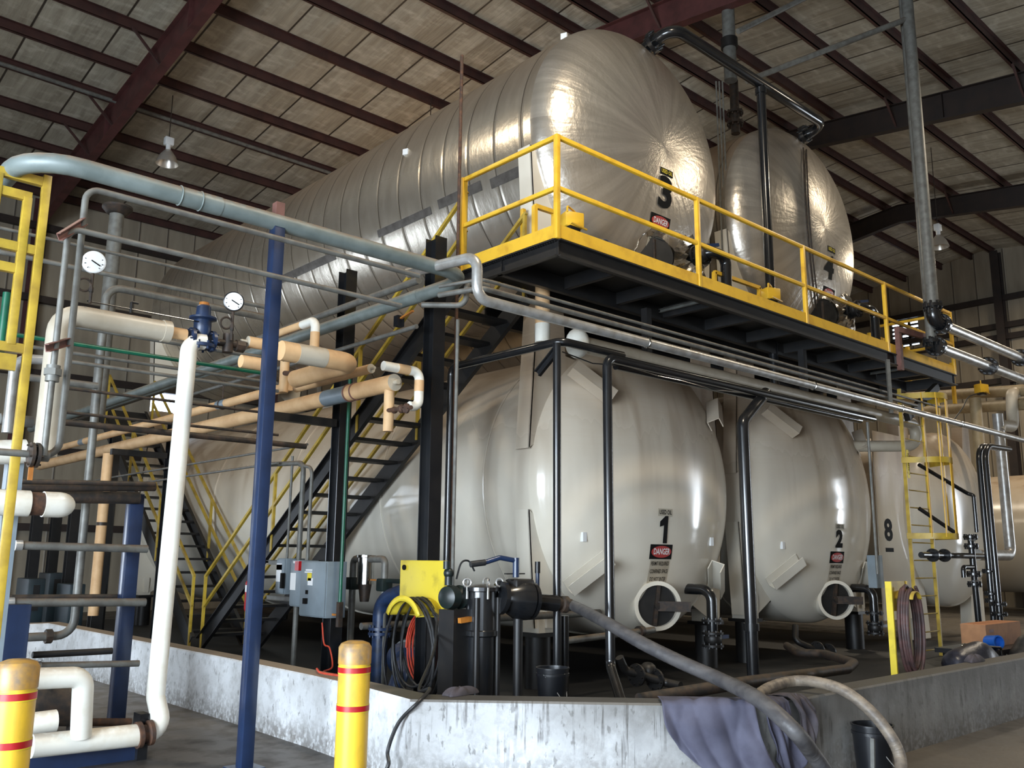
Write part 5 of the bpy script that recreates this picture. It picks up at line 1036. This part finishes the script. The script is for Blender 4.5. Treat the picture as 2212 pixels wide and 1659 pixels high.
tm = text_mesh('caution_text', 'CAUTION', M['blackink'], ld, .085, 0, 0, lambda u, v: (la + .065 - v, ly_ - .046, cs.z + u))
# --- more tanks in the row beyond
t8y = 8.6; lx8 = at(1952, 1140, 'Y', t8y).x; 
def far_tank(cx, y0, cz, r, L, label, foil=False):
    t = thing('storage_tank', label, 'tank', (cx, y0, cz - r), 'big horizontal tanks beyond')
    MB().lathe([(r, 0), (r, L)], (cx, y0, cz), (0, 1, 0), 64, cap=False).build('shell', MCR, t)
    for nm, s, yy in (('front_head', -1, y0), ('rear_head', 1, y0 + L)): MB().lathe([(r*math.cos(a), .7*math.sin(a)) for a in [PI/2*k/12 for k in range(13)]], (cx, yy, cz), (0, s, 0), 64, cap=False).build(nm, MCR, t)
    for sx in (-1, 1):
        x = cx + sx*(r + .0); MB().prism([(x, y0 - .02, cz + .3), (x - sx*.03, y0 - .02, .06), (x - sx*.85, y0 - .02, .06), (x - sx*.70, y0 - .02, cz - r*.72), (x - sx*.1, y0 - .02, cz - .4)], (0, .25, 0)).build('corner_leg', MCR, t)
        MB().prism([(x, y0 - .02, cz - .3), (x - sx*.03, y0 - .02, cz + r + .3), (x - sx*.4, y0 - .02, cz + r + .3), (x - sx*.55, y0 - .02, cz + r*.72), (x - sx*.1, y0 - .02, cz + .4)], (0, .25, 0)).build('corner_leg', MCR, t)
    return t
t8 = far_tank(lx8 + 1.98, t8y, 2.62, 1.95, 13, 'cream tank with a black number 8, behind the caged ladder')
mb_p = at(1923, 1148, 'X', lx8 - .03)
# the 8 sits on the plate facing the gangway left of the ladder
p8 = at(1923, 1147, 'Y', t8y - .1); 
MB().mm((p8.x - .42, t8y - .06, .5), (lx8 + .04, t8y - .03, 4.3)).build('end_plate', MCR, t8)
text_mesh('tank_number', '8', M['blackink'], t8, .60, p8.x, p8.z, lambda u, v: (u, t8y - .066, v), 1.2, .02)
MB().mm((p8.x - .17, t8y - .068, p8.z - .42), (p8.x + .17, t8y - .061, p8.z - .34)).build('contents_label', M['blackink'], t8)
t9 = far_tank(at(2320, 1140, 'Y', 9.5).x, 9.5, 2.62, 1.95, 13, 'greenish cream tank at the far right edge')
# black and silver pipes in front of tank 8
yq = 6.2
p = at(2108, 985, 'Y', yq); q = at(2150, 958, 'Y', yq)
pipe('black double downpipe right of the ladder, left one', [along(at(2112, 960, 'Y', yq), 'X', 2165, 950) + V((0, 0, .02)), at(2112, 962, 'Y', yq), V((at(2112, 962, 'Y', yq).x, yq, .03))], .05, 'black', .3, name='oil_pipe', extra=[('flange', lambda mb: [mb.flange(V((at(2112, 962, 'Y', yq).x, yq, z)), (0, 0, 1), .12, .03, 8) for z in (1.0, 1.12, 1.5)], 'black')])
pipe('black double downpipe right of the ladder, right one', [along(at(2128, 958, 'Y', yq - .12), 'X', 2185, 955), at(2126, 962, 'Y', yq - .12), V((at(2126, 962, 'Y', yq - .12).x, yq - .12, .03))], .05, 'black', .3, name='oil_pipe', extra=[('flange', lambda mb: [mb.flange(V((at(2126, 962, 'Y', yq - .12).x, yq - .12, z)), (0, 0, 1), .13, .03, 8) for z in (.62, .78, .95)], 'black')])
p = at(2158, 930, 'Y', 6.9); e = along(p, 'Z', 2178, 1200)
pipe('large bright steel downpipe elbowing left into the black valve', [p + V((0, 0, .35)), e, along(e, 'X', 2112, 1200)], .105, 'silver', .18, seg=24, name='steel_pipe')
pipe('cream jacketed offset pipe at far right above the steel downpipe', [at(2250, 836, 'Y', 6.9), at(2185, 850, 'Y', 6.9), at(2188, 922, 'Y', 6.9), at(2160, 918, 'Y', 6.9), p + V((0, 0, .0))], .12, 'cream', .16, seg=24, name='insulated_pipe')
p = at(2106, 860, 'Y', 7.6); pipe('tan insulated drop pipe behind the black downpipes', [p, along(p, 'Z', 2116, 1018)], .12, 'buff', seg=22, name='insulated_pipe')
for k, (a, b_, lb) in enumerate((((1960, 858), (2230, 842), 'tan horizontal pipe behind the right lamp, upper'), ((1960, 890), (2230, 872), 'tan horizontal pipe behind the right lamp, lower'))):
    p = at(*a, 'X', 17.5); pipe(lb, [at(*a, 'Y', 11.0), at(*b_, 'Y', 6.5)], .13, 'buff', seg=20, name='insulated_pipe')
pipe('long dark rod sloping down to the black valves, upper', [at(1985, 1004, 'Y', 6.9), at(2090, 1066, 'Y', 6.5), at(2103, 1070, 'Y', 6.4), at(2110, 1150, 'Y', 6.4)], .035, 'black', .05, name='oil_pipe'); pipe('long dark rod sloping behind the cage, lower', [at(1985, 1098, 'Y', 7.0), at(2062, 1150, 'Y', 6.6)], .035, 'black', name='oil_pipe')
q = at(2100, 1201, 'Y', 6.5); vm = thing('valve_manifold', 'black valve manifold with long handles at tank 8', 'valve', V((q.x, q.y, .5)))
MB().cyl(along(q, 'X', 1990, 1199), along(q, 'X', 2125, 1203), .05, seg=16).build('header', M['black'], vm)
for px in (2015, 2040): MB().flange(along(q, 'X', px, 1200), (1, 0, 0), .11, .04, 8).build('flange', M['black'], vm)
mb = MB(); mb.cyl(along(q, 'Z', 2105, 1155), V((q.x + .05, q.y, .03)), .055, seg=16); mb.build('riser', M['black'], vm)
for py in (1160, 1180, 1240, 1262): MB().flange(along(q, 'Z', 2106, py), (0, 0, 1), .125, .04, 8).build('flange', M['black'], vm)
MB().tube([along(q, 'Z', 2103, 1225), along(along(q, 'Z', 2103, 1225), 'X', 2080, 1223), along(along(q, 'Z', 2103, 1225), 'X', 2080, 1223) - V((0, 0, .18))], .04, .06, 12).build('spout', M['black'], vm)
for px, py, l in ((2050, 1168, 70), (2085, 1254, 40)): MB().beam(along(q, 'Z', 2106, py) + V((0, -.06, 0)), along(q, 'Z', 2106, py) + V((-.55, -.2, .0)), .04, .03).build('handle', M['blacksteel'], vm)
# --- junk on the right: cardboard box, can, sack, trolley, bags
jy = 4.9
a = at(2112, 1398, 'Y', jy); b_ = at(2176, 1398, 'Y', jy); zb, zt = a.z, at(2112, 1349, 'Y', jy).z
tl = thing('dolly', 'low dark flatbed trolley with a bright rail holding the junk', 'trolley', V((b_.x, jy, .03)))
MB().mm((a.x - .5, jy - .35, zb - .06), (b_.x + .9, jy + .35, zb - .002)).build('deck', M['blackplastic'], tl)
for dx, dy in ((-.3, -.28), (-.3, .28), (1.3, -.28), (1.3, .28)): MB().cyl((a.x + dx, jy + dy, .03), (a.x + dx, jy + dy, zb - .05), .05).build('leg', M['blackplastic'], tl)
r0, r1 = at(2078, 1392, 'Y', jy - .4), at(2162, 1399, 'Y', jy - .4); MB().tube([r0 - V((0, 0, .12)), r0, r1, r1 - V((0, 0, .14))], .016, .04, 10).build('rail', M['chrome'], tl)
cb = thing('cardboard_box', 'orange-brown cardboard box on the trolley at right', 'box', V(((a.x + b_.x)/2, jy, zb)))
MB().mm((a.x, jy - .12, zb), (b_.x + .22, jy + .2, zt)).build('carton', pm('cardboard', (160, 116, 80), (140, 100, 70), .75, scale=6), cb); MB().mm((a.x + .1, jy - .124, zt - .10), (a.x + .26, jy - .119, zt - .06)).build('print', M['brown'], cb)
for k in (0, 1): MB().mm((a.x + .02, jy - .12 + .165*k, zt), (b_.x + .2, jy + .03 + .165*k, zt + .004)).build('flap', pm('cardboard_flap', (184, 124, 82), None, .75), cb)
c = at(2150, 1388, 'Y', jy - .28); tag(MB().lathe([(0, -.09), (.085, -.09), (.085, .09), (.07, .09), (.07, .02), (0, .02)], V((c.x, jy - .26, zb + .09)), (-.5, -1, .1), 24).build('paint_can', pm('bright_blue_plastic', (28, 88, 176), None, .4)), 'bright blue can lying before the cardboard box', 'can')
c = at(2108, 1389, 'Y', jy - .25); tag(MB().sph(V((c.x, jy - .22, zb + .05)), .05, 14, (2.6, 1.2, 1)).build('cloth_bundle', M['whitepaint']), 'white cloth bundle lying beside the blue can', 'cloth')
c = at(2127, 1380, 'Y', jy - .1); tag(MB().lathe([(.065, 0), (.075, .12), (.068, .12), (.06, .01), (0, .01)], V((c.x, jy - .13, zb + .03)), (-.6, -.8, .15), 20, cap=False).build('plastic_tub', M['whitepaint']), 'white open tub tipped over beside the blue can', 'tub')
def bag(label, c, s, mat, seed, nm='refuse_bag'):
    rnd = random.Random(seed); ph = [rnd.random()*6 for _ in range(6)]
    mb = MB(); mb.sph(c, 1, 28, s)
    for v in mb.bm.verts:
        d_ = v.co - V(c); k = 1 + .10*math.sin(d_.x*9 + ph[0])*math.sin(d_.y*8 + ph[1]) + .06*math.sin(d_.z*16 + ph[2] + d_.x*7); v.co = V(c) + d_*k
        v.co.z = max(v.co.z, .03)
    return tag(mb.build(nm, M[mat], smooth=2), label, 'bag')
M['bagblack'] = pm('black_refuse_bag', (30, 32, 42), (46, 48, 60), .35, scale=9, bmp=.5, bscale=14)
p = at(2075, 1425, 'Y', 4.55); bag('black plastic sack slumped behind the right curb', (p.x + .1, 4.44, .42), (.6, .24, .30), 'bagblack', 3)
p = at(2175, 1425, 'Y', 4.5); bag('dark lumpy sack at the right edge behind the curb', (p.x + .5, 4.40, .42), (.4, .22, .28), 'rubber', 6)
# --- low pipes in the pit on the right
p = at(1830, 1440, 'Y', 6.0)
pipe('grey drain pipe bending out of the dark under tank 2', [at(1700, 1395, 'Y', 7.4), at(1722, 1410, 'Y', 7.0), at(1780, 1412, 'Y', 6.6), at(1845, 1432, 'Y', 5.6), at(1830, 1445, 'Y', 5.2), at(1610, 1474, 'Y', 4.9), at(1380, 1512, 'Y', 5.1)], .055, 'darksteel', .2, name='drain_pipe')
p = at(1400, 1450, 'Y', 7.2); tag(MB().tube([at(1338, 1420, 'Y', 7.3), at(1350, 1448, 'Y', 7.3), at(1440, 1475, 'Y', 7.0), at(1470, 1482, 'Y', 6.8)], .05, .1, 14).sph(p, .11, 14).flange(at(1375, 1458, 'Y', 7.2), (1, 0, 0), .13, .03, 8).flange(at(1415, 1468, 'Y', 7.1), (1, 0, 0), .13, .03, 8).build('floor_valve', M['blacksteel']), 'black valve lying low in the dark behind the slim standpipes', 'valve')
tag(MB().tube([at(1718, 1352, 'Y', 8.1), at(1718, 1385, 'Y', 8.0), at(1760, 1402, 'Y', 7.8), at(1800, 1412, 'Y', 7.6)], .05, .1, 14).flange(at(1765, 1403, 'Y', 7.75), (1, 0, 0), .13, .03, 8).flange(at(1790, 1408, 'Y', 7.65), (1, 0, 0), .13, .03, 8).build('floor_valve', M['blacksteel']), 'black valve lying low in the dark above the bent drain pipe', 'valve')
c = at(1893, 1225, 'Y', 7.4); tag(MB().mm((c.x - .12, 7.35, c.z - .35), (c.x + .14, 7.5, c.z + .2)).build('junction_box', M['panelgrey']), 'grey junction box beside tank 2', 'electrical box')
# --- work lamps and high-bay lamps
def worklamp(label, px, py, y, z0=None):
    c = at(px, py, 'Y', y); t = thing('work_lamp', label, 'lamp', c - V((0, 0, .14)), 'yellow work lamps')
    MB().box(c, (.26, .18, .20), Matrix.Rotation(-.35, 3, 'Z'), .02).build('housing', M['yellow'], t)
    mb = MB(); mb.tube([c + V((-.13, -.04, .08)), c + V((-.13, -.04, .16)), c + V((.1, .04, .16)), c + V((.1, .04, .08))], .014, .03, 8); mb.tube([c + V((-.15, -.12, -.09)), c + V((.16, -.1, -.1))], .014, 0, 8); mb.build('guard', M['yellow'], t)
    MB().box(c + V((-.02, -.005, -.12)), (.18, .14, .05)).build('foot', M['blackplastic'], t)
worklamp('yellow work lamp on the platform before tank 3', 1236, 478, 7.45); worklamp('yellow work lamp on the platform before tank 4', 1665, 637, 7.45)
c = at(2120, 840, 'Y', 7.4); worklamp('yellow work lamp clamped on the right pipes', 2120, 840, 7.4); tag(MB().tube(smooth([c + V((-.1, 0, -.1)), at(2092, 858, 'Y', 7.4), at(2080, 880, 'Y', 7.3), at(2062, 905, 'Y', 7.3)]), .012, 0, 8).build('lamp_cord', M['rubber']), 'black cord drooping from the right work lamp', 'cord')
tag(MB().torus(at(1300, 524, 'Y', 7.5), (0, 0, 1), .09, .014, 20, 8).cyl(at(1300, 524, 'Y', 7.5) - V((0, 0, .22)), at(1300, 524, 'Y', 7.5), .02, seg=8).build('handwheel', M['bluepump']), 'small blue handwheel behind the toe board below tank 3', 'valve')
def highbay(label, c):
    c = V(c); t = thing('high_bay_lamp', label, 'lamp', c - V((0, 0, .2)), 'high bay lamps under the roof')
    MB().lathe([(.27, -.20), (.26, -.16), (.20, -.0), (.10, .14), (.07, .17), (.05, .18)], c, seg=28, cap=False).build('reflector', M['lampglass'], t)
    MB().cyl(c + V((0, 0, .17)), c + V((0, 0, .30)), .06).build('socket', M['whitepaint'], t); MB().box(c + V((0, 0, .40)), (.22, .16, .20), None, .02).build('ballast', M['whitepaint'], t)
    MB().cyl(c + V((0, 0, .5)), (c.x, c.y, roofz(c.y) + .2), .012, seg=8).build('hanger', M['darksteel'], t)
m_, nt_, b__ = nodes('prismatic_reflector'); b__.inputs['Base Color'].default_value = (.62, .58, .52, 1); b__.inputs['Metallic'].default_value = .6; b__.inputs['Roughness'].default_value = .3; M['lampglass'] = m_
hp_ = at(362, 338, 'Y', 21.3); highbay('unlit grey high bay lamp hanging above the left pipes', hp_)
hp2 = at(2028, 520, 'Y', 10.0); highbay('small high bay lamp far off behind the vent pole', hp2)
for i, c in enumerate(LAMPS): highbay('high bay lamp burning overhead, %s of the lit row, whose last is added to brighten the right wall' % ordn[i], V(c) + V((0, 0, .22)))
# --- left skid: blue posts, yellow gate, bars
p = at(250, 1560, 'Z', 0); sk = thing('equipment_skid', 'blue skid frame with white piping at the left edge', 'skid', (2.6, 8.4, 0))
tz = along(p, 'Z', 302, 1068).z
MB().mm((p.x - .07, p.y - .07, 0), (p.x + .07, p.y + .07, tz), .006).build('post', M['blue'], sk)
b_ = at(25, 1600, 'Z', 0); q = at(20, 1400, 'Y', 9.0); MB().mm((q.x - .35, q.y - .1, 0), (at(52, 1400, 'Y', 9.0).x, q.y + .1, at(30, 1305, 'Y', 9.0).z), .006).build('post', M['blue'], sk)
MB().beam(at(40, 1655, 'Z', .06), at(292, 1622, 'Z', .06), .09, .12).build('base_rail', M['blue'], sk)
MB().mm((at(302, 1600, 'Y', 7.9).x - .05, 7.8, 0), (at(302, 1600, 'Y', 7.9).x + .03, 7.95, .36)).build('foot_bracket', M['black'], sk)
bars = [((45, 1052), (335, 1052), 9.5, 0.044, 'darksteel', 'dark horizontal pipe at the head of the blue skid post, middle'), ((45, 1040), (335, 1046), 9.4, 0.025, 'darksteel', 'dark horizontal pipe at the head of the blue skid post, top'), ((45, 1072), (300, 1076), 9.6, 0.062, 'darksteel', 'dark horizontal pipe at the head of the blue skid post, bottom'),
        ((40, 1178), (318, 1186), 9.4, 0.039, 'grey', 'dark grey rail crossing the blue skid post at mid height'), ((22, 1302), (314, 1301), 9.4, 0.039, 'grey', 'grey rail crossing the blue skid post lower down'), ((15, 1291), (255, 1289), 9.8, 0.028, 'darksteel', 'thin dark rail just behind the lower grey rail'),
        ((70, 1415), (242, 1406), 9.1, 0.030, 'blacksteel', 'black bar stub ending before the white curb'), ((80, 1438), (300, 1433), 9.1, 0.030, 'grey', 'grey bar stub ending over the blue skid post'), ((90, 1560), (282, 1560), 9.2, 0.036, 'rust', 'rusty pipe lying low behind the white riser')]
for a, b_, y, r, mt, lb in bars: pipe(lb, [at(*a, 'Y', y), at(*b_, 'Y', y)], r, mt, name='skid_rail', extra=[('end_cap', lambda mb, a=a, y=y, r=r: mb.cyl(at(*a, 'Y', y) - V((.03, 0, 0)), at(*a, 'Y', y) + V((.03, 0, 0)), r*1.25), 'silver')] if mt == 'grey' else None)
p = at(95, 1505, 'Y', 9.0); q = at(252, 1512, 'Y', 9.0); tag(MB().lathe([(0, 0), (.19, .02), (.2, .05), (.2, (q - p).length), (.18, (q - p).length + .02), (0, (q - p).length + .03)], p - V((.3, 0, 0)) + V((.0, 0, 0)), q - p, 28).mm(V((p.x - .1, 8.92, 0)), V((p.x + .02, 9.08, p.z - .1))).mm(V((q.x - .4, 8.92, 0)), V((q.x - .28, 9.08, p.z - .1))).build('receiver_drum', M['darksteel']), 'grey horizontal receiver drum behind the white low piping', 'tank')
GY = 7.35
yg = thing('ladder_gate', 'tall yellow ladder guard frame at the left edge', 'guard frame', V((at(60, 760, 'Y', GY).x, GY, 0)))
gp = at(82, 560, 'Y', GY); w = .030
zz = lambda px, py: along(gp, 'Z', px, py).z
MB().mm((gp.x - w, GY - w, .0), (gp.x + w, GY + w, zz(97, 380)), .004).build('post', M['yellowdull'], yg)
g2 = at(44, 560, 'Y', GY); MB().mm((g2.x - w, GY - w, zz(60, 750)), (g2.x + w, GY + w, zz(90, 436)), .004).build('inner_post', M['yellowdull'], yg)
g3 = at(-26, 560, 'Y', GY); MB().mm((g3.x - w, GY - w, 0), (g3.x + w, GY + w, zz(97, 400)), .004).build('post', M['yellowdull'], yg)
for px, py, x0 in ((30, 418, g2.x + w), (30, 532, gp.x), (20, 578, g2.x), (35, 752, gp.x), (70, 388, gp.x)):
    z = at(px, py, 'Y', GY).z; MB().mm((g3.x, GY - w + .006, z - .035), (x0 - .004, GY + w - .006, z + .035)).build('cross_bar', M['yellowdull'], yg)
MB().mm((g3.x - .1, GY - .02, at(20, 800, 'Y', GY).z), (at(35, 770, 'Y', GY).x, GY + .02, at(20, 765, 'Y', GY).z)).build('plate', M['yellowdull'], yg)
c = at(33, 985, 'Y', 8.3); zt_ = c.z; tag(MB().mm((c.x - .06, 8.24, 0), (c.x + .06, 8.36, zt_)).build('skid_post', M['panelgrey']), 'pale grey square post behind the yellow guard frame', 'post')
p = at(15, 640, 'Y', 8.6); pipe('bright green upright pipe behind the yellow guard frame', [along(p, 'Z', 12, 632), along(p, 'Z', 0, 760)], .035, 'green', name='green_pipe')
p = at(30, 790, 'Y', 8.4); pipe('silver bent pipe behind the yellow guard frame', [at(48, 775, 'Y', 8.4) + V((.2, 0, .02)), at(33, 775, 'Y', 8.4), at(15, 935, 'Y', 8.4)], .042, 'silver', .12, name='steel_pipe')
pipe('white jacketed pipe with a flange at mid left edge', [at(-30, 978, 'Y', 8.2), at(55, 975, 'Y', 8.2)], .10, 'white', seg=24, name='jacketed_pipe')
# small brown brackets on the vertical pipes
for a, b_ in (((125, 512), (180, 478)), ((98, 752), (145, 738))):
    tag(MB().channel(at(*a, 'Y', 6.55), at(*b_, 'Y', 6.7), .03, .055, .006).build('pipe_bracket', M['brown']), 'short red-brown bracket on the left vertical pipes, %s one' % ('upper' if a[1] < 600 else 'lower'), 'bracket')
# slotted upright by the white downpipe
p = at(388, 830, 'Y', 8.6); tag(MB().channel(along(p, 'Z', 392, 800), along(p, 'Z', 376, 942), .04, .045, .004, (0, 1, 0)).build('slotted_strut', M['grey']), 'rusty slotted strut hanging beside the white downpipe', 'strut rail')

# --- dim equipment far back on the left, seen between the pipes
for k, (px, py0, py1, y, lb) in enumerate(((58, 1105, 1330, 21.0, 'first dark post far behind the left skid'), (100, 1110, 1330, 22.5, 'second dark post far behind the left skid'), (140, 1100, 1330, 20.0, 'third dark post far behind the left skid'), (205, 1060, 1340, 17.0, 'dark post right of the tan downpipe'))):
    p = at(px, py1, 'Y', y); tag(MB().ibeam((p.x, y, .0), (p.x, y, at(px, py0, 'Y', y).z), .2, .2, .02, (0, 1, 0)).build('equipment_post', M['blacksteel']), lb, 'post')
M['teal'] = pm('dark_teal_machine', (30, 46, 52), (24, 34, 40), .5, scale=3)
for px0, px1, py, y, lb in ((62, 100, 1250, 19.0, 'dark teal machine cabinet far behind the left skid, left one'), (108, 150, 1238, 21.0, 'dark teal machine cabinet far behind the left skid, middle one'), (152, 186, 1262, 18.0, 'dark teal machine cabinet by the tan downpipe')):
    a = at(px0, py, 'Y', y); b_ = at(px1, py, 'Y', y); t = thing('machine_cabinet', lb, 'machine', V(((a.x + b_.x)/2, y, 0)))
    MB().mm((a.x, y, .08), (b_.x, y + .8, a.z), .02).build('housing', M['teal'], t); MB().mm((a.x + .05, y + .05, 0), (b_.x - .05, y + .75, .08)).build('plinth', M['blacksteel'], t); MB().mm((a.x + .1, y - .012, a.z*.5), (b_.x - .1, y + .01, a.z*.9)).build('panel', M['blacksteel'], t)
for k, y in enumerate((10.27, 15.9)):
    tag(MB().mm((5.25, y - .05, c4.z - .22), (6.2, y + .05, c4.z - .12)).build('bracket_arm', M['blacksteel']), 'black bracket arm under the tan pipes at the %s rack column' % ('second', 'third')[k], 'bracket')
